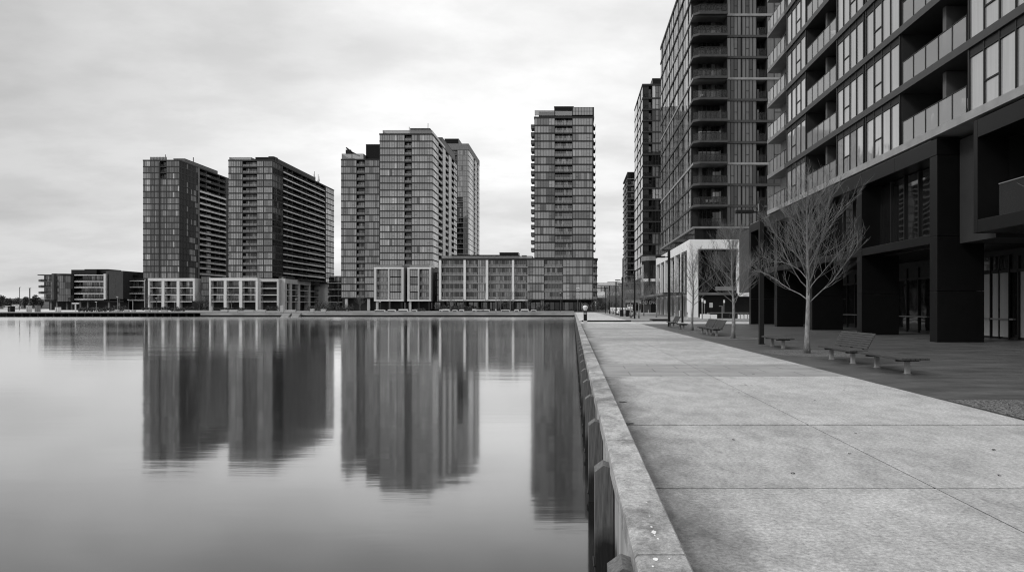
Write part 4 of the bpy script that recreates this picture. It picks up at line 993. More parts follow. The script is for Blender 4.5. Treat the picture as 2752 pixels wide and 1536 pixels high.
mb = MB()                                           # timber fenders bolted to the water face
mb.extr([(-.19, -2.8), (0, -2.8), (0, .0), (-.10, .035), (-.19, -.03)], 'y', -.13, .13, 'timber_post')
mb.tube([(-.2, -.14, -1.0), (-.2, .14, -1.0)], .012, 6, 'frame')
fe = mb.mesh('timber_fender'); fe0 = None
for k in range(46):
    y = 4.32 + 2.72 * k - 2.72
    o = link('timber_fender', fe, None, (.415, y, -.02 + R.uniform(-.02, .02)), bevel=.012)
    o.rotation_euler = (0, R.uniform(-.006, .006), R.uniform(-.01, .01))
    tag(o, 'upright weathered timber fender against the water face of the sea wall', 'fender', 'timber fenders along the sea wall')
for k in range(16):                                 # dead leaves and litter on the concrete
    x, y = R.uniform(1.1, 6.3), R.uniform(5.0, 17)
    if k < 2: x, y = (.80, .86)[k], (9.45, 11.6)[k]
    r = R.uniform(.012, .026) if k > 1 else .035
    mb = MB(); n = 7
    mb.face([(r * (2.4 if k < 2 else 1.2) * math.cos(6.283 * j / n) * R.uniform(.6, 1.1), r * math.sin(6.283 * j / n) * R.uniform(.6, 1.1), .004 + (.008 if j % 2 else 0)) for j in range(n)], 'joint')
    o = mb.build('fallen_leaf', None, (x, y, 0)); tag(o, 'small dark dead leaf lying on the pale concrete promenade' if k > 1 else ('dark leaf clump beside the coping, on the joint line' if k == 0 else 'dark leaf clump beside the coping, beyond the joint line'), 'leaf', 'leaves on the promenade')

# far quay
mb = MB(); mb.box(-166, .40, 187.2, 256, -.05, .05, 'mid_pave'); struct('quay_pavement', mb)
Q = thing('quay_wall', 'pale stone quay wall across the far end of the basin', 'wall', (0, 187, 0))
mb = MB(); mb.box(-104, .60, -.05, .9, -.62, .0, 'quaystone'); mb.build('wall', Q); mb = MB(); mb.box(-104, .56, -.1, 1.0, .02, .16, 'slab_mid'); mb.build('coping', Q)
mb = MB(); mb.box(-104, .5, .3, 1, -3, -.62, 'black_metal'); mb.box(-104, .5, -.2, .3, -.95, -.72, 'rubber'); mb.build('waling', Q)
mb = MB(); mb.box(-166, -104, 12, 14, -3, .04, 'black_metal'); mb.build('back_wall', Q)
JT = thing('jetty', 'low timber boardwalk on piles along the left part of the far quay', 'jetty', (-135, 194, 0))
mb = MB(); mb.box(-36, 32, -3, 6, -.10, .12, 'jetty'); mb.box(-36.1, 32.1, -3.12, -2.9, -.22, .05, 'quaystone'); mb.build('deck', JT)
me = MB(); me.box(-.17, .17, -.17, .17, -2.5, -.1, 'pile'); me = me.mesh('pile')
for k in range(31): link('pile', me, JT, (-35.6 + 2.23 * k, -2.7, 0))
mb = MB(); mb.box(-36, 32, 3, 3.2, -2.4, -.1, 'black_metal'); mb.build('back_beam', JT)
for i, (a, b) in enumerate(((759.5, 780), (787, 807))):
    Y = 186.2; mb = MB(); mb.extr([(Y - 1.6, -1.2), (Y + .7, -1.2), (Y + .7, -.05)], 'x', PX(a, Y), PX(b, Y), 'slab_mid')
    o = mb.build('launching_ramp'); tag(o, ('pale sloping concrete ramp at the quay foot, left one of the pair', 'pale sloping concrete ramp at the quay foot, right one of the pair')[i], 'ramp', 'sloping ramps at the quay')

# ================================================================== PLANTS
def leafball(mb, c, rx, ry, rz, n, s, m):
    for _ in range(n):
        while True:
            p = Vector((R.uniform(-1, 1), R.uniform(-1, 1), R.uniform(-1, 1)))
            if .25 < p.length < 1: break
        q = Vector((c[0] + p.x * rx, c[1] + p.y * ry, c[2] + p.z * rz))
        a = Vector((R.uniform(-1, 1), R.uniform(-1, 1), R.uniform(-1, 1))).normalized() * s * R.uniform(.6, 1.3)
        b = a.cross(Vector((R.uniform(-1, 1), R.uniform(-1, 1), R.uniform(-1, 1)))).normalized() * s * R.uniform(.4, .9)
        mb.face([q - a, q - b * .8, q + a, q + b], m if R.random() < .75 else ('leaf_pale' if m == 'leaf' else 'leaf'))
def shrub(px, Y, w, h, label, m='leaf', z=.05, n=None):
    t = thing('shrub', label, 'shrub', (PX(px, Y), Y, z), 0, 'shrubs along the far quay')
    mb = MB()
    for k in range(max(2, int(w / .9))):
        x = -w / 2 + (k + .5) * w / max(2, int(w / .9)); hh = h * R.uniform(.65, 1)
        leafball(mb, (x, R.uniform(-.3, .3), hh * .5), w / max(2, int(w / .9)) * .75, .7, hh * .5, n or 90, .22, m)
    mb.build('foliage', t)
    mb = MB()
    for k in range(4): mb.tube([(R.uniform(-.3, .3), 0, 0), (R.uniform(-.4, .4) * w, 0, h * .6)], .04, 4, 'bark_trunk')
    mb.build('stem', t)
SH = [(248, 215, 9, 1.7, 'long dark hedge in front of the curved glass block'), (312, 216, 7, 2.2, 'dark hedge below the blank grey wall'), (402, 300, 7, 1.6, 'low hedge below the left corner of the leftmost white podium'),
      (441, 290, 5, 1.9, 'round dark bush below the first pier of the leftmost white podium'), (478, 232, 4.5, 1.7, 'dark bush in front of the third bay of the leftmost white podium'), (508, 300, 4, 2.4, 'dark bush beside the black entry box'),
      (548, 296, 5, 5.5, 'tall dark evergreen bush in the gap between two white podiums'), (600, 290, 9, 1.5, 'long low hedge below the middle white podium'), (648, 292, 8, 1.4, 'low hedge below the right half of the middle white podium'),
      (730, 290, 6, 2.2, 'trimmed hedge below the one bay podium block'), (858, 240, 8, 2.8, 'dark spreading bush at the foot of the podium flank'), (880, 246, 9, 4.2, 'high round bush beside the low balcony range'),
      (920, 243, 5, 2.2, 'dark bush at the left foot of the lower middle tower'), (938, 246, 3.4, 3.2, 'round dark bush before the lower middle tower'), (1128, 235, 3.5, 1.3, 'low clipped bush between the two pavilion blocks'),
      (1190, 250, 6, 3.2, 'dark shrubs at the left end of the long block'), (1240, 250, 5, 2.8, 'shrubs before the second post of the long block'), (1455, 247, 4, 3.4, 'dark bush where the long block turns under the slim tower'),
      (1610, 232, 5, 5.0, 'leafy bush at the right foot of the slim tower'), (1600, 215, 3, 4.2, 'pale leafed round bush before the slim tower corner')]
for s in SH: shrub(*s, m='leaf' if 'pale' not in s[4] else 'leaf_pale')

def gen_tree(seed, height, fork, spread, nprim, dens=1.0, lean=.1):
    rr = random.Random(seed); tr, cr = MB(), MB()
    # trunk and leader, slightly sinuous
    pts, rad = [], []
    n = 14
    for k in range(n + 1):
        t = k / n; z = height * .97 * t
        x = lean * (t * 1.4 - t * t) * -1.5 + .05 * math.sin(5 * t + seed); y = .05 * math.sin(7 * t + seed * 2)
        pts.append(Vector((x, y, z))); rad.append(.11 - .045 * min(1, z / fork) if z < fork else max(.006, .072 * (1 - (z - fork) / (height - fork)) ** 1.1 + .004))
    rad[0] = .14
    ni = next(i for i, p in enumerate(pts) if p.z > fork)
    tr.tube(pts[:ni + 1], rad[:ni + 1], 10, 'bark_trunk'); cr.tube(pts[ni:], rad[ni:], 6, 'bark', cap=False)
    def at(z):
        for i in range(n):
            if pts[i].z <= z <= pts[i + 1].z:
                f = (z - pts[i].z) / (pts[i + 1].z - pts[i].z); return pts[i].lerp(pts[i + 1], f), rad[i] * (1 - f) + rad[i + 1] * f
        return pts[-1], rad[-1]
    def limb(p, d, L, r0, r1, seg, up, wob, sides):
        P, Rr, D = [p.copy()], [r0], d.normalized()
        for k in range(seg):
            D = (D + Vector((rr.uniform(-wob, wob), rr.uniform(-wob, wob), rr.uniform(-wob, wob) + up))).normalized()
            P.append(P[-1] + D * (L / seg)); Rr.append(r0 + (r1 - r0) * ((k + 1) / seg) ** .8)
        cr.tube(P, Rr, sides, 'bark', cap=False); return P, Rr
    ga = rr.uniform(0, 6)
    for i in range(nprim):
        t = i / (nprim - 1); z = fork * .92 + (height * .86 - fork * .92) * t ** 1.05
        p, r = at(z); ga += 2.4 + rr.uniform(-.35, .35)
        el = math.radians(36 + 32 * t + rr.uniform(-7, 7))
        d = Vector((math.cos(ga) * math.cos(el), math.sin(ga) * math.cos(el), math.sin(el)))
        L = spread * (1.1 - .66 * t) * rr.uniform(.8, 1.12)
        P, Rr = limb(p, d, L, min(r * .5, .024 - .012 * t), .0035, 9, .03, .17, 5)
        ns = int((10 - 4 * t) * dens * 1.6)
        for j in range(ns):
            f = .16 + .8 * (j + rr.random() * .8) / ns; k = min(8, int(f * 9)); q = P[k].lerp(P[k + 1], f * 9 - k) if k < 9 else P[-1]
            ax = (P[k + 1] - P[k]).normalized(); side = ax.cross(Vector((rr.uniform(-.5, .5), rr.uniform(-.5, .5), 1))).normalized() * (1 if j % 2 else -1)
            dd = (ax * rr.uniform(.55, .95) + side * rr.uniform(.4, .8) + Vector((0, 0, rr.uniform(.0, .5)))).normalized()
            l2 = (L * .42 * (1.15 - f * .75) + .12) * rr.uniform(.65, 1.2)
            P2, R2 = limb(q, dd, l2, max(.0048, Rr[k] * .36), .0028, 6, .07, .17, 4)
            for u in range(int(6 * dens)):
                k2 = rr.randint(1, 5); ax2 = (P2[k2 + 1] - P2[k2]).normalized()
                d3 = (ax2 * .8 + Vector((rr.uniform(-1, 1), rr.uniform(-1, 1), rr.uniform(-.4, 1))) * .6).normalized()
                limb(P2[k2], d3, l2 * rr.uniform(.3, .75), .0038, .0027, 4, .06, .12, 3)
    return tr.mesh('trunk'), cr.mesh('crown')
tv = [gen_tree(17, 6.3, 1.95, 3.35, 25, .9), gen_tree(11, 6.1, 1.9, 3.0, 22, .9), gen_tree(29, 5.7, 1.9, 2.8, 20, .8, .05)]
for t in tv:
    for me in t: me.polygons.foreach_set('use_smooth', [True] * len(me.polygons))
def tree(v, x, y, rz, s, label, z=0, group='bare street trees on the promenade', name='bare_tree'):
    t = thing(name, label, 'tree', (x, y, z), rz, group); t.scale = (s, s, s)
    link('trunk', tv[v][0], t); link('crown', tv[v][1], t); return t
tree(0, 8.42, 23.95, 0.4, .98, 'bare tree with bright spreading branches before the near black building, largest whole tree')
tree(1, 8.42, 35.4, 2.0, .98, 'bare tree beside a long backed bench, second tree from the camera')
tree(2, 8.42, 47.1, 1.1, .98, 'bare tree before the white colonnade, third and thinnest of the near trees')
tree(1, 11.0, 11.6, 4.2, 1.0, 'bare tree at the right picture edge with only its branch tips showing')
tree(2, 11.9, 78, 3.3, .85, 'bare tree by the side street, before the white colonnade corner')
far = [(9.1, 92), (8.9, 104), (8.8, 114), (8.8, 124), (8.7, 134), (8.6, 145), (8.6, 156), (8.6, 168), (12.5, 100), (12.2, 116), (12.2, 130), (12.0, 146)]
for i, (x, y) in enumerate(far): tree(i % 3, x, y, i * 1.7, .95, 'bare street tree in the far double row beyond the kerb', .1, 'far double row of bare trees')
for i, (px, Y, s, lab) in enumerate(((1372, 240, 1.1, 'bare tree in front of the third post of the long block'), (1346, 246, .9, 'bare tree just left of the third post of the long block'), (1418, 244, .9, 'thin bare tree at the right end of the white posted front'),
                                     (535, 296, 1.2, 'bare tree in front of the blank white podium wall'), (402, 290, 1.1, 'bare tree in front of the left pier of the leftmost podium'), (622, 294, 1.4, 'bare tree in front of the middle white podium'),
                                     (968, 270, 1.0, 'bare tree under the balcony slot of the lower middle tower'), (1212, 246, 1.0, 'bare tree in front of the first bay of the long block'))):
    tree(i % 3, PX(px, Y), Y, i, s, lab, .05, 'bare trees on the far quay')
# distant leafy trees on the far shore
for i, (px, w, ytop, Y) in enumerate(((4, 22, 792, 800), (20, 24, 797, 760), (43, 22, 797, 840), (66, 20, 795, 830), (92, 22, 791, 700), (108, 12, 799, 820))):
    lab = ('dark tree crown at the far left picture edge', 'low dark rounded tree on the far shore', 'flat topped distant tree left of the lamp', 'distant tree between the two far lamps', 'dense dark round tree beside the low apartment block', 'small distant tree touching the low apartment block')[i]
    t = thing('distant_tree', lab, 'tree', (PX(px, Y), Y, 0), 0, 'leafy trees on the far shore'); h = PZ(ytop, Y); wm = w / F * Y
    mb = MB()
    for k in range(5): leafball(mb, (R.uniform(-.3, .3) * wm, R.uniform(-1, 1), h * R.uniform(.35, .66)), wm * .33, 3, h * .34, 170, .9, 'leaf')
    mb.build('crown', t); mb = MB(); mb.tube([(0, 0, 0), (0, 0, h * .5)], .35, 6, 'bark_trunk'); mb.build('trunk', t)
mb = MB(); n = 60
for k in range(n):
    xa, xb = -1500 + 24 * k, -1500 + 24 * (k + 1)
    ha, hb = 5 + 4 * math.sin(k * .7) + 3 * math.sin(k * 1.9), 5 + 4 * math.sin((k + 1) * .7) + 3 * math.sin((k + 1) * 1.9)
    mb.face([(xa, 1150, -1), (xb, 1150, -1), (xb, 1200, hb + 6), (xa, 1200, ha + 6)], 'leaf'); mb.face([(xa, 1200, ha + 6), (xb, 1200, hb + 6), (xb, 1400, hb + 3), (xa, 1400, ha + 3)], 'leaf')
struct('hills', mb)

# ================================================================== FURNITURE
def bench(x, y, L, w, back, label, rz=0, group='slatted timber benches on the plaza', hseat=.42):
    t = thing('park_bench', label, 'bench', (x, y, 0), rz, group)
    mb = MB(); n = 6 if w > .55 else 5; sw = (w - .012 * (n - 1)) / n
    for k in range(n):
        a = -w / 2 + k * (sw + .012)
        mb.box(a, a + sw, -L / 2, L / 2, hseat - .06, hseat, 'timber')
    mb.build('seat', t, bevel=.008)
    mb = MB()
    for y2 in (-L / 2 + .42, L / 2 - .42): mb.box(-w / 2 + .05, w / 2 - .05, y2 - .03, y2 + .03, hseat - .115, hseat - .062, 'frame_mid')
    mb.box(-.03, .03, -L / 2 + .45, L / 2 - .45, hseat - .11, hseat - .064, 'frame_mid'); mb.build('frame', t)
    for y2 in (-L / 2 + .42, L / 2 - .42):
        mb = MB(); mb.box(-.05, .06, y2 - .05, y2 + .05, 0, hseat - .116, 'leg_metal'); mb.box(-.075, .085, y2 - .075, y2 + .075, 0, .01, 'leg_metal'); mb.build('leg', t, bevel=.006)
    if back:
        mb = MB(); nb = 7
        for k in range(nb):
            z = hseat + .035 + k * .063; x0 = w / 2 - .02 + .035 * k
            mb.extr([(x0, z), (x0 + .03, z - .012), (x0 + .052, z + .043), (x0 + .022, z + .055)], 'y', -L / 2 + .02, L / 2 - .02, 'timber')
        mb.build('backrest', t, bevel=.005)
        mb = MB()
        for y2 in (-L / 2 + .4, 0, L / 2 - .4): mb.extr([(w / 2 - .05, hseat - .05), (w / 2 + .03, hseat - .05), (w / 2 + .30, hseat + .46), (w / 2 + .265, hseat + .47)], 'y', y2 - .025, y2 + .025, 'frame_mid')
        mb.build('back_bracket', t)
    return t
bench(8.24, 17.35, 2.5, .68, False, 'flat backless timber bench nearest to the camera')
bench(8.12, 20.25, 2.45, .52, True, 'timber bench with slatted backrest standing end to end with the nearest flat bench')
bench(8.38, 27.45, 2.3, .66, False, 'flat backless bench beside the foot of the nearest lamp post')
bench(8.15, 38.85, 2.45, .52, True, 'backed bench of the adjoining pair behind the second tree, nearer one')
bench(8.15, 41.4, 2.45, .52, True, 'backed bench of the adjoining pair behind the second tree, farther one')
bench(8.08, 49.8, 2.4, .6, False, 'flat backless bench by the third tree')
bench(8.0, 54.2, 2.6, .52, True, 'backed bench beside the second lamp post')
bench(8.0, 92.5, 2.4, .52, True, 'small distant backed bench behind the third lamp post'); COL.objects['park_bench'].location.z = 0

def lamp(x, y, h, label, arm=-1, z=0, w=.2, head=True):
    t = thing('lamp_post', label, 'street lamp', (x, y, z), 0, 'tall dark lamp posts along the promenade')
    mb = MB(); mb.box(-w / 2, w / 2, -w / 2, w / 2, .02, h, 'black_metal'); mb.build('pole', t, bevel=.01)
    mb = MB(); mb.box(-w * .62, w * .62, -w * .62, w * .62, 0, .02, 'frame'); mb.build('base_plate', t)
    if head:
        mb = MB(); za = h - .55; s = arm
        mb.box(s * w / 2, s * .35, -.04, .04, za, za + .07, 'black_metal'); mb.tube([(s * (w / 2 + .02), 0, za + .03), (s * (w / 2 + .02), 0, za + .4)], .03, 6, 'leg_metal'); mb.build('arm', t)
        mb = MB(); mb.box(s * .35, s * 1.15, -.14, .14, za - .02, za + .12, 'black_metal'); mb.build('lamp_head', t, bevel=.015)
lamp(8.35, 29.7, 6.36, 'tall black lamp post nearest to the camera, left of the largest tree')
lamp(8.13, 56.7, 6.37, 'tall black lamp post in front of the white colonnade')
lamp(11.55, 70.7, 7.2, 'tall dark post behind the third tree, on the side street', head=False)
lamp(8.0, 87.0, 6.3, 'tall black lamp post at the start of the far row, beside the bench', z=.1)
for i, (px, y) in enumerate(((1672.3, 108), (1655.4, 124), (1638, 147), (1626.8, 164))):
    lamp(PX(px, y), y, 6.35 - (.1 * i), ('far lamp post, nearest of the distant four', 'far lamp post, second of the distant four', 'far lamp post, third of the distant four', 'far lamp post, last and smallest of the distant four')[i], z=.1, arm=-1 if i != 1 else 1)
# thin lamp poles on the far quay
for i, (px, Y, yt) in enumerate(((316, 205, 798), (391, 205, 752), (346, 205, 806), (1048, 225, 806), (1246, 235, 803), (1304, 228, 803), (1333, 205, 801), (1507, 220, 788), (421, 212, 802), (470, 212, 812), (796, 215, 805), (1022, 225, 812), (259, 203, 812))):
    t = thing('quay_lamp', 'thin pole lamp standing on the far quay edge', 'street lamp', (PX(px, Y), Y, .05), 0, 'thin lamps on the far quay'); h = PZ(yt, Y)
    mb = MB(); mb.tube([(0, 0, 0), (0, 0, h)], .09, 6, 'frame_mid' if i % 3 else 'slab_mid'); mb.build('pole', t); mb = MB(); mb.box(-.35, .12, -.12, .12, h, h + .14, 'slab_light'); mb.build('lamp_head', t)
for i, (px, Y, yt, lab) in enumerate(((52.5, 330, 772.5, 'thin lamp pole on the far left, with a small head'), (80, 330, 774.5, 'thicker pole on the far left, nearer to the apartments'))):
    t = thing('light_pole', lab, 'street lamp', (PX(px, Y), Y, 0), 0, 'poles on the far left shore'); h = PZ(yt, Y)
    mb = MB(); mb.tube([(0, 0, 0), (0, 0, h)], (.13, .24)[i], 6, 'frame_mid'); mb.build('pole', t); mb = MB(); mb.box(-.1 - .3 * i, .6, -.15, .15, h, h + .22, 'slab_mid'); mb.build('lamp_head', t)

# black pedestal with a white globe at the end of the sea wall
t = thing('pedestal_lamp', 'black pedestal with white bulb shaped lamp and thin hoop, at the wall end', 'bollard lamp', (1.21, 66, 0))
mb = MB(); mb.box(-.19, .19, -.19, .19, 0, .28, 'pale_panel'); mb.build('base', t, bevel=.01)
mb = MB(); mb.box(-.17, .17, -.17, .17, .28, 1.17, 'black_metal'); mb.box(-.2, .2, -.2, .2, 1.17, 1.27, 'frame_mid'); mb.build('body', t, bevel=.01)
mb = MB(); mb.box(-.12, .09, -.178, -.171, .92, 1.10, 'slab_light')
for k in range(3): mb.box(-.10, .07, -.184, -.179, .95 + .05 * k, .975 + .05 * k, 'ink')
mb.build('notice_label', t)
mb = MB(); mb.tube([(0, 0, 1.27), (0, 0, 1.34), (0, 0, 1.55), (0, 0, 1.68), (0, 0, 1.76), (0, 0, 1.80)], [.15, .16, .25, .26, .19, .06], 18, 'lampglass'); mb.build('lamp_globe', t, smooth=True)
mb = MB(); mb.tube([(.36 * math.cos(a) , .0, 1.62 + .34 * math.sin(a)) for a in frange(-.15, math.pi + .15, 18)], .022, 6, 'slab_mid'); mb.tube([(.355, 0, 1.57), (.36, 0, 1.2), (.2, 0, 1.2)], .02, 6, 'slab_mid'); mb.tube([(-.355, 0, 1.57), (-.3, 0, 1.3), (-.2, 0, 1.22)], .02, 6, 'slab_mid'); mb.build('hoop', t)

# marine sign on a pole near the quay corner
Y = 186.0
t = thing('water_sign', 'thin pole with a round limit sign above a text board, at the quay corner', 'sign', (PX(1553.3, Y), Y + 4, .05))
mb = MB(); mb.tube([(0, 0, 0), (0, 0, PZ(769, Y))], .06, 8, 'slab_mid'); mb.build('pole', t)
zc = PZ(776.5, Y); mb = MB(); mb.box(-.42, .42, -.1, -.07, zc - .52, zc + .52, 'white'); mb.build('limit_board', t)
mb = MB(); n = 24
for k in range(n):
    a, b = 2 * math.pi * k / n, 2 * math.pi * (k + 1) / n
    mb.face([(.36 * math.cos(a), -.115, zc - .08 + .36 * math.sin(a)), (.36 * math.cos(b), -.115, zc - .08 + .36 * math.sin(b)), (.25 * math.cos(b), -.115, zc - .08 + .25 * math.sin(b)), (.25 * math.cos(a), -.115, zc - .08 + .25 * math.sin(a))][::-1], 'ink')
mb.box(-.2, .2, -.118, -.105, zc - .12, zc - .03, 'ink'); mb.build('ring_symbol', t)
zc2 = PZ(792.5, Y); mb = MB(); mb.box(-.42, .42, -.1, -.07, zc2 - .58, zc2 + .58, 'white'); mb.build('text_board', t)
mb = MB()
for j in range(5):
    x = -.36
    while x < .3:
        w = R.uniform(.05, .2); mb.box(x, min(x + w, .36), -.118, -.105, zc2 + .36 - j * .21, zc2 + .46 - j * .21, 'ink'); x += w + .06
mb.build('text_lines', t)

# pale planter seats along the far quay
PL = [(1020, 26), (1052, 20), (1083, 24), (1113, 12), (1184, 7), (1198, 18), (1222, 12), (1240, 12), (1274, 10), (1290, 20), (1306, 18), (1332, 3), (1358, 22), (1388, 11), (1410, 20), (1434, 14)]
for i, (px, w) in enumerate(PL):
    Y = 222.0; wm = w / F * Y
    t = thing('planter_seat', 'low white concrete planter seat before the middle tower group' if px < 1130 else 'low white concrete planter seat before the long white posted block', 'planter', (PX(px, Y), Y, .05), 0, 'white planter seats on the far quay, ' + ('left set' if px < 1130 else 'right set'))
    mb = MB(); mb.box(-wm / 2, wm / 2, 0, 1.2, 0, .62 + .1 * (i % 3), 'white_panel'); mb.box(-wm / 2 + .15, wm / 2 - .15, -.5, -.02, 0, .34, 'slab_dark'); mb.build('bench_block', t)
    mb = MB(); leafball(mb, (0, .7, .8), wm * .42, .4, .35, 40, .14, 'leaf'); mb.build('foliage', t)
for i, (px, w, h, yb) in enumerate(((312, 7, .7, 200), (339, 10, .7, 200), (357, 8, .55, 200), (395, 12, .6, 200), (415, 14, .5, 200), (440, 16, .5, 200), (565, 7, 1.7, 225), (602, 18, .6, 205), (626, 22, .6, 205), (668, 26, .5, 210), (701, 22, .6, 205), (757, 8, 1.9, 192), (780, 26, .55, 205), (838, 9, .9, 200), (868, 12, .8, 200))):
    mb = MB(); wm = w / F * yb; mb.box(-wm / 2, wm / 2, 0, .8, 0, h, 'quaystone'); mb.box(-wm / 2 - .04, wm / 2 + .04, -.04, .84, h, h + .09, 'slab_light')
    o = mb.build('stone_block', None, (PX(px, yb), yb, .05)); tag(o, 'low stone seat block on the quay below the left towers' if h < 1 else ('upright white block at the corner of the middle white podium' if px == 565 else 'upright white block at the right end of the quay steps'), 'stone block', 'stone blocks on the left part of the quay')
# boats and huts at the far left
for i, (px, py, w) in enumerate(((38, 809, 14), (40, 815, 20), (84, 811, 10), (100, 813, 12))):
    Y = 520.0; L = w / F * Y
    t = thing('motor_boat', ('white motor boat moored left of the thin lamp, rear one', 'white motor boat moored left of the thin lamp, front one', 'white boat moored behind the thick pole', 'white boat moored beside the apartment block')[i], 'boat', (PX(px, Y), Y - 6 * i, .6 if i != 1 else -.4), 0, 'white boats on the far left shore')
    mb = MB(); mb.prism([(-L / 2, -1), (L * .3, -1), (L / 2, 0), (L * .3, 1), (-L / 2, 1)], 0, 1.3, 'white'); mb.build('hull', t)
    mb = MB(); mb.box(-L * .3, L * .15, -.8, .8, 1.3, 2.9, 'white'); mb.box(-L * .28, L * .13, -.83, .83, 1.9, 2.5, 'g_dark'); mb.build('cabin', t)
for i, (px, w, h, m, lab) in enumerate(((73, 5, 3.2, 'slab_light', 'pale upright kiosk at the left end of the jetty'), (96, 6, 3.3, 'slab_mid', 'grey upright kiosk right of the pale kiosk'), (25, 9, 2.6, 'black_metal', 'small dark hut at the tip of the jetty'), (151, 7, 2.4, 'slab_light', 'pale gridded box under the curved glass bay'))):
    Y = 206.0; wm = w / F * Y; mb = MB(); mb.box(-wm / 2, wm / 2, 0, 1.5, 0, h * .62, m); mb.box(-wm / 2 - .08, wm / 2 + .08, -.08, 1.58, h * .62, h * .62 + .12, 'frame'); mb.box(-.12, .12, -.03, 0, .1, h * .5, 'g_dark')
    o = mb.build('kiosk', None, (PX(px, Y), Y, .1)); tag(o, lab, 'kiosk', 'small huts by the jetty')
t = thing('direction_sign', 'pale mushroom shaped direction sign on a post before the curved glass block', 'sign', (PX(203, 205), 205, .1))
mb = MB(); mb.tube([(0, 0, 0), (0, 0, 2.6)], .19, 8, 'slab_light'); mb.build('pole', t); mb = MB(); mb.box(-1.05, 1.05, -.15, .15, 2.45, 2.8, 'slab_light'); mb.box(-.7, .7, -.18, .18, 2.3, 2.45, 'slab_mid'); mb.build('board', t)

# side street pieces
Y = 90.0; cv = lambda p: PX(p, Y)
t = thing('low_wall', 'long low black wall with pale rail in the side street', 'wall', (cv(1958), Y, 0))
mb = MB(); mb.box(cv(1902) - cv(1958), cv(2040) - cv(1958), 0, .3, 0, .82, 'black_metal'); mb.build('wall', t); mb = MB(); mb.box(cv(1902) - cv(1958), cv(2040) - cv(1958), -.03, .33, .82, .9, 'slab_mid'); mb.box(cv(1901) - cv(1958), cv(1903.5) - cv(1958), -.02, .32, 0, .82, 'slab_mid'); mb.build('rail', t)
for a, b, h, lab in ((1904, 1921, .62, 'square white concrete block at the left end of the black wall'), (1980, 2020, .66, 'long white concrete block before the black wall, behind the cycle racks'), (1879, 1902, .68, 'pale low plinth under the white colonnade corner')):
    mb = MB(); mb.box(0, cv(b) - cv(a), -.9, -.05, 0, h, 'white_panel'); o = mb.build('concrete_block', None, (cv(a), Y - .5, 0)); tag(o, lab, 'block', 'white concrete blocks in the side street')
for i in range(8):
    mb = MB(); a = [(-.0, 0, 0), (0, 0, .55), (.06, 0, .68), (.22, 0, .72), (.40, 0, .66), (.46, 0, .5), (.46, 0, 0)]; mb.tube(a, .035, 6, 'frame_mid')
    o = mb.build('cycle_rack', None, (cv(1944 + 9.6 * i), Y - 3.4, 0)); tag(o, 'small dark steel hoop of the cycle rack row before the black wall', 'cycle rack', 'cycle racks in the side street')
for px, Yp, yt, lab, r in ((1887.2, 84, 801, 'grey pole at the left of the white colonnade opening', .07), (1893.6, 92, 806, 'thin pole right beside the grey pole', .05), (1945.6, 97, 805, 'thin pole behind the black wall', .05)):
    o_ = thing('sign_pole', lab, 'pole', (PX(px, Yp), Yp, 0), 0, 'poles in the side street'); mb = MB(); mb.tube([(0, 0, 0), (0, 0, PZ(yt, Yp))], r, 8, 'slab_mid'); mb.build('pole', o_)
    mb = MB(); mb.box(-.12, .12, -.09, -.06, PZ(yt, Yp) - .45, PZ(yt, Yp) - .02, 'slab_light'); mb.build('plate', o_)
t = thing('path_light', 'short grey path light with a sideways arm before the black wall', 'street lamp', (PX(1940.8, 84), 84, 0)); mb = MB(); mb.tube([(0, 0, 0), (0, 0, 1.75)], .06, 8, 'slab_mid'); mb.build('pole', t); mb = MB(); mb.box(-.38, .06, -.06, .06, 1.69, 1.77, 'slab_mid'); mb.build('arm', t)
t = thing('notice_board', 'white notice board of small squares behind the side street poles', 'sign', (PX(1911, 101), 101.0, 1.2)); mb = MB(); mb.box(-.24, .24, 0, .05, .35, 1.05, 'white'); mb.build('board', t); mb = MB()
for a in range(3):
    for b in range(4): mb.box(-.2 + .14 * a, -.2 + .14 * a + .1, -.012, -.001, .4 + .16 * b, .4 + .16 * b + .05, 'ink')
mb.build('print', t); mb = MB(); mb.tube([(0, .03, -1.2), (0, .03, .35)], .04, 6, 'frame'); mb.build('post', t)
for px, yb, lab in ((1847.2, 859, 'white bollard before the white colonnade corner pier'), (1812.8, 851, 'white bollard before the middle of the white colonnade'), (1720.5, 841, 'small white bollard before the corner shop, left one'), (1742.6, 842.5, 'small white bollard before the corner shop, right one'), (1795, 849, 'grey bollard beside the second lamp post')):
    Yb = 2970 / (yb - CY); t = thing('bollard', lab, 'bollard', (PX(px, Yb), Yb, 0 if Yb < 76 else .1), 0, 'white bollards on the right bank')
    mb = MB(); mb.tube([(0, 0, 0), (0, 0, .85), (0, 0, .9)], [.07, .07, .05], 10, 'pale_panel'); mb.build('post', t); mb = MB(); mb.tube([(0, 0, .66), (0, 0, .76)], .075, 10, 'frame_mid'); mb.build('band', t)
mb = MB(); mb.box(-.3, .3, -.2, .2, 0, 1.05, 'slab_mid'); mb.box(-.3, -.2, -.22, -.2, 0, 1.05, 'white'); o = mb.build('service_cabinet', None, (PX(1830, 93), 93, .1)); tag(o, 'grey service cabinet under the canopy of the white colonnade', 'cabinet')
for i, (px, Yb) in enumerate(((1671, 109.5), (1687, 107))):
    t = thing('litter_bin', ('dark litter bin left of the far lamp post', 'dark litter bin right of the far lamp post')[i], 'bin', (PX(px, Yb) + (.0), Yb, .1), 0, 'dark bins by the far row'); mb = MB(); mb.box(-.28, .28, -.28, .28, 0, 1.0, 'black_metal'); mb.build('body', t); mb = MB(); mb.box(-.32, .32, -.32, .32, 1.0, 1.1, 'slab_mid'); mb.build('lid', t)
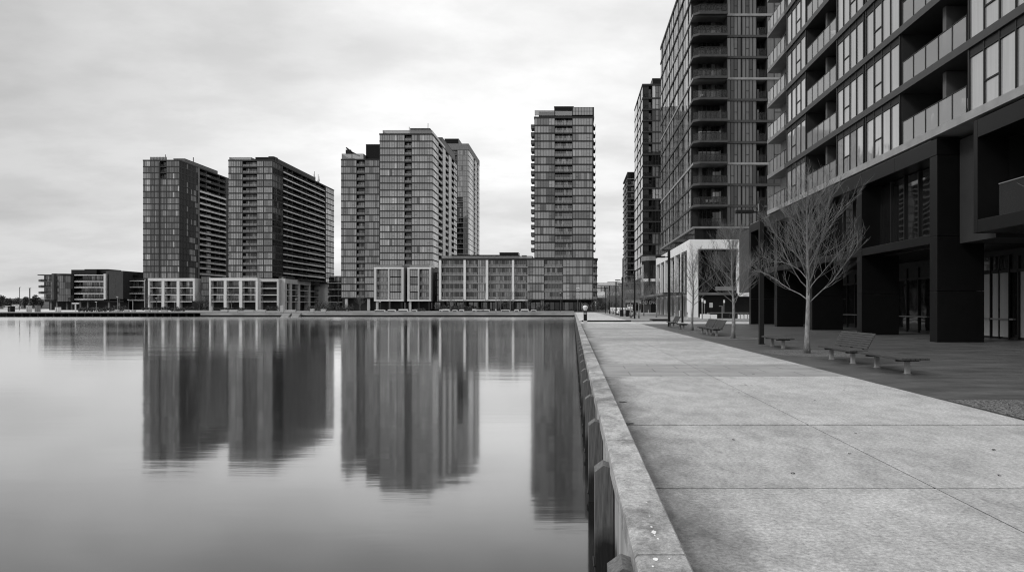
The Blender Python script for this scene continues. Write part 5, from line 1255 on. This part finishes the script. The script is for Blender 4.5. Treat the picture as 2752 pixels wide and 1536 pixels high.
# parked cars and a van far down the street
def car(px, Y, w, h, label, name, m='white', z=.1):
    t = thing(name, label, 'car' if name != 'parked_van' else 'van', (PX(px, Y), Y, z), 0, 'vehicles parked far down the promenade')
    mb = MB(); hb = h * .55; L = 4.3
    mb.extr([(-L / 2, .3), (L / 2, .3), (L / 2, hb * .9), (L * .38, hb), (-L * .45, hb), (-L / 2, hb * .85)], 'x', -w / 2, w / 2, m)
    mb.extr([(-L * .46, hb), (L * .25, hb), (L * .12, h), (-L * .36, h)], 'x', -w / 2 + .12, w / 2 - .12, m); mb.build('body', t, bevel=.06)
    mb = MB(); mb.face([(-w / 2 + .25, -L * .452, hb + .06), (w / 2 - .25, -L * .452, hb + .06), (w / 2 - .3, -L * .372, h - .1), (-w / 2 + .3, -L * .372, h - .1)], 'g_black'); mb.build('rear_window', t)
    for sx in (-1, 1):
        for yy in (-1.35, 1.35):
            mb = MB(); mb.tube([(sx * (w / 2 - .22), yy, .32), (sx * (w / 2 - .02), yy, .32)], .32, 12, 'rubber'); mb.build('wheel', t)
        mb = MB(); mb.box(sx * (w / 2 - .05), sx * (w / 2 - .25), -L / 2 - .03, -L / 2 + .05, hb * .62, hb * .8, 'frame_mid'); mb.build('tail_light', t)
car(1692, 213, 1.75, 2.25, 'white van parked beyond the far bins, seen from behind', 'parked_van')
for i, (px, Y, lab) in enumerate(((1665, 128, 'pale car parked between the far lamp posts, nearest one'), (1650, 150, 'pale car parked between the far lamp posts, middle one'), (1640, 172, 'pale car parked between the far lamp posts, farthest one'))): car(px + 6, Y, 1.7, 1.4, lab, 'parked_car', 'slab_light')
# a few things left on the balconies of the colonnade tower
for i, (px, k, lab) in enumerate(((1901, 1, 'white chair on the lowest furnished balcony, left of three'), (1914, 1, 'white chair on the lowest furnished balcony, middle of three'), (1926, 1, 'white chair on the lowest furnished balcony, right of three'), (1888, 6, 'white chair on an upper corner balcony of the colonnade tower'))):
    t = thing('balcony_chair', lab, 'chair', (PX(px, 100.9), 101.0 + .35, 13.6 + 3.2 * k + .17), 0, 'white chairs on tower balconies')
    mb = MB(); mb.box(-.25, .25, -.25, .25, .4, .46, 'white'); mb.build('seat', t); mb = MB(); mb.box(-.25, .25, .2, .25, .46, .9, 'white'); mb.build('backrest', t)
    for a in (-1, 1):
        for b in (-1, 1): mb = MB(); mb.box(a * .23 - .02, a * .23 + .02, b * .23 - .02, b * .23 + .02, 0, .4, 'white'); mb.build('leg', t)

for i, (y, k, lab) in enumerate(((29.9, 0, 'pale chair behind the glass balustrade of the lowest large balcony, near end'), (32.6, 0, 'pale chair behind the glass balustrade of the lowest large balcony, far end'), (45.2, 3, 'pale chair on the fourth narrow balcony of the near building'))):
    t = thing('balcony_chair', lab, 'chair', (X0 + .75, y, zA[k] + .19), 1.2 * i, 'chairs on the near balconies')
    mb = MB(); mb.box(-.25, .25, -.25, .25, .4, .46, 'white'); mb.build('seat', t); mb = MB(); mb.box(-.25, .25, .2, .25, .46, 1.0, 'white'); mb.build('backrest', t)
    for a in (-1, 1):
        for b in (-1, 1): mb = MB(); mb.box(a * .23 - .02, a * .23 + .02, b * .23 - .02, b * .23 + .02, 0, .4, 'white'); mb.build('leg', t)
for i, (y, k, h) in enumerate(((31.0, 1, 1.7), (44.2, 1, 1.5), (48.2, 2, 1.6), (33.9, 3, 1.6))):
    t = thing('potted_plant', ('leafy plant in a dark pot on the second large balcony', 'leafy plant in a dark pot on the second narrow balcony', 'leafy plant in a dark pot on the third narrow balcony', 'leafy plant in a dark pot on the fourth large balcony')[i], 'plant', (X0 + .8, y, zA[k] + .19), 0, 'plants on the near balconies')
    mb = MB(); mb.tube([(0, 0, 0), (0, 0, .45)], [.17, .22], 10, 'frame_mid'); mb.build('pot', t); mb = MB(); leafball(mb, (0, 0, h * .68), .36, .36, h * .36, 130, .1, 'leaf_pale'); mb.build('foliage', t)

# ================================================================== LIGHT, SKY, CAMERA
SUN_EL, SUN_AZ = 40.0, -117.0          # azimuth measured from +Y towards +X
sd = Vector((math.sin(math.radians(SUN_AZ)) * math.cos(math.radians(SUN_EL)), math.cos(math.radians(SUN_AZ)) * math.cos(math.radians(SUN_EL)), math.sin(math.radians(SUN_EL))))
sun = bpy.data.lights.new('sun', 'SUN'); sun.energy = 1.5; sun.angle = math.radians(15); sun.color = (1, 1, 1)
so = bpy.data.objects.new('sun', sun); COL.objects.link(so); so.rotation_euler = (-sd).to_track_quat('-Z', 'Y').to_euler(); so.location = (0, 0, 120)

w = bpy.data.worlds.new('World'); S.world = w; w.use_nodes = True
N, L = w.node_tree.nodes, w.node_tree.links
bg = N['Background']; bg.inputs['Strength'].default_value = .1
sky = N.new('ShaderNodeTexSky'); sky.sky_type = 'NISHITA'; sky.sun_disc = False; sky.sun_elevation = math.radians(SUN_EL); sky.sun_rotation = math.radians(SUN_AZ)
sky.air_density = 1; sky.dust_density = 3
bw = N.new('ShaderNodeRGBToBW'); L.new(sky.outputs[0], bw.inputs[0])
def math_(op, a, b=None, c=None, clamp=False):
    n = N.new('ShaderNodeMath'); n.operation = op; n.use_clamp = clamp
    for i, q in enumerate((a, b, c)):
        if q is None: continue
        if isinstance(q, (int, float)): n.inputs[i].default_value = q
        else: L.new(q, n.inputs[i])
    return n.outputs[0]
tc = N.new('ShaderNodeTexCoord'); sp = N.new('ShaderNodeSeparateXYZ'); L.new(tc.outputs['Generated'], sp.inputs[0])
zz = math_('ADD', math_('MAXIMUM', sp.outputs['Z'], 0.0), .22)
cb = N.new('ShaderNodeCombineXYZ'); L.new(math_('DIVIDE', sp.outputs['X'], zz), cb.inputs[0]); L.new(math_('DIVIDE', sp.outputs['Y'], zz), cb.inputs[1])
def cloud(scale, detail, rot, st, seedz, rough=.55):
    mp = N.new('ShaderNodeMapping'); mp.inputs['Rotation'].default_value = (0, 0, rot); mp.inputs['Scale'].default_value = st; mp.inputs['Location'].default_value = (seedz, seedz * .7, seedz)
    nz = N.new('ShaderNodeTexNoise'); nz.inputs['Scale'].default_value = scale; nz.inputs['Detail'].default_value = detail; nz.inputs['Roughness'].default_value = rough
    L.new(cb.outputs[0], mp.inputs[0]); L.new(mp.outputs[0], nz.inputs['Vector']); return nz.outputs['Fac']
c1 = cloud(1.0, 4, -.5, (.6, 1, 1), 3.1); c2 = cloud(2.4, 5, -.35, (.4, 1, 1), 8.3)
def maprange(s, a, b, c, d):
    n = N.new('ShaderNodeMapRange'); n.interpolation_type = 'SMOOTHSTEP'
    for i, v in ((1, a), (2, b), (3, c), (4, d)): n.inputs[i].default_value = v
    L.new(s, n.inputs[0]); return n.outputs[0]
c4 = cloud(5.2, 5, -.2, (.75, 1, 1), 1.7, .6)
k = math_('MULTIPLY', math_('MULTIPLY', maprange(c4, .32, .68, .935, 1.045), maprange(c1, .34, .62, .80, 1.08), maprange(c2, .32, .68, .92, 1.05)), 1.0)
nm = N.new('ShaderNodeVectorMath'); nm.operation = 'NORMALIZE'; L.new(tc.outputs['Generated'], nm.inputs[0])
def toward(v, a, b, c, d):            # how near the line of sight is to a bank of cloud
    dp = N.new('ShaderNodeVectorMath'); dp.operation = 'DOT_PRODUCT'; L.new(nm.outputs[0], dp.inputs[0]); dp.inputs[1].default_value = Vector(v).normalized()
    return maprange(dp.outputs['Value'], a, b, c, d)
base = math_('MULTIPLY_ADD', math_('MAXIMUM', sp.outputs['Z'], 0.0), 2.4, 7.15)
thin = toward((-.02, 1, .32), .74, 1.0, 0.0, 2.15)      # thin bright cloud over the basin
dark = toward((-.80, 1, .45), .91, 1.0, 0.0, 1.9)       # a heavier bank to the left
dark2 = toward((-.45, 1, .55), .975, 1.0, 0.0, .7)
cl = math_('MULTIPLY', k, math_('SUBTRACT', math_('SUBTRACT', math_('ADD', base, thin), dark), dark2))
tot = math_('ADD', math_('MULTIPLY', cl, 1.0), math_('MULTIPLY', math_('MINIMUM', bw.outputs[0], 12.0), .04))
c3 = N.new('ShaderNodeCombineColor')
for i in range(3): L.new(tot, c3.inputs[i])
L.new(c3.outputs[0], bg.inputs['Color'])

cam = bpy.data.cameras.new('camera'); co = bpy.data.objects.new('camera', cam); COL.objects.link(co)
co.location = (0, 0, H); co.rotation_euler = (math.pi / 2, 0, 0)
cam.sensor_width = 36; cam.lens = 36 * F / 2752; cam.shift_x = -(CX - 1376) / 2752; cam.shift_y = (CY - 768) / 2752
cam.clip_start = .05; cam.clip_end = 6000
S.camera = co
vs = S.view_settings; vs.view_transform = 'Standard'; vs.look = 'None'; vs.exposure = 0; vs.gamma = 1
S.cycles.max_bounces = 8; S.cycles.transparent_max_bounces = 16; S.cycles.caustics_reflective = False; S.cycles.caustics_refractive = False
S.cycles.use_denoising = True; S.cycles.filter_width = 1.15
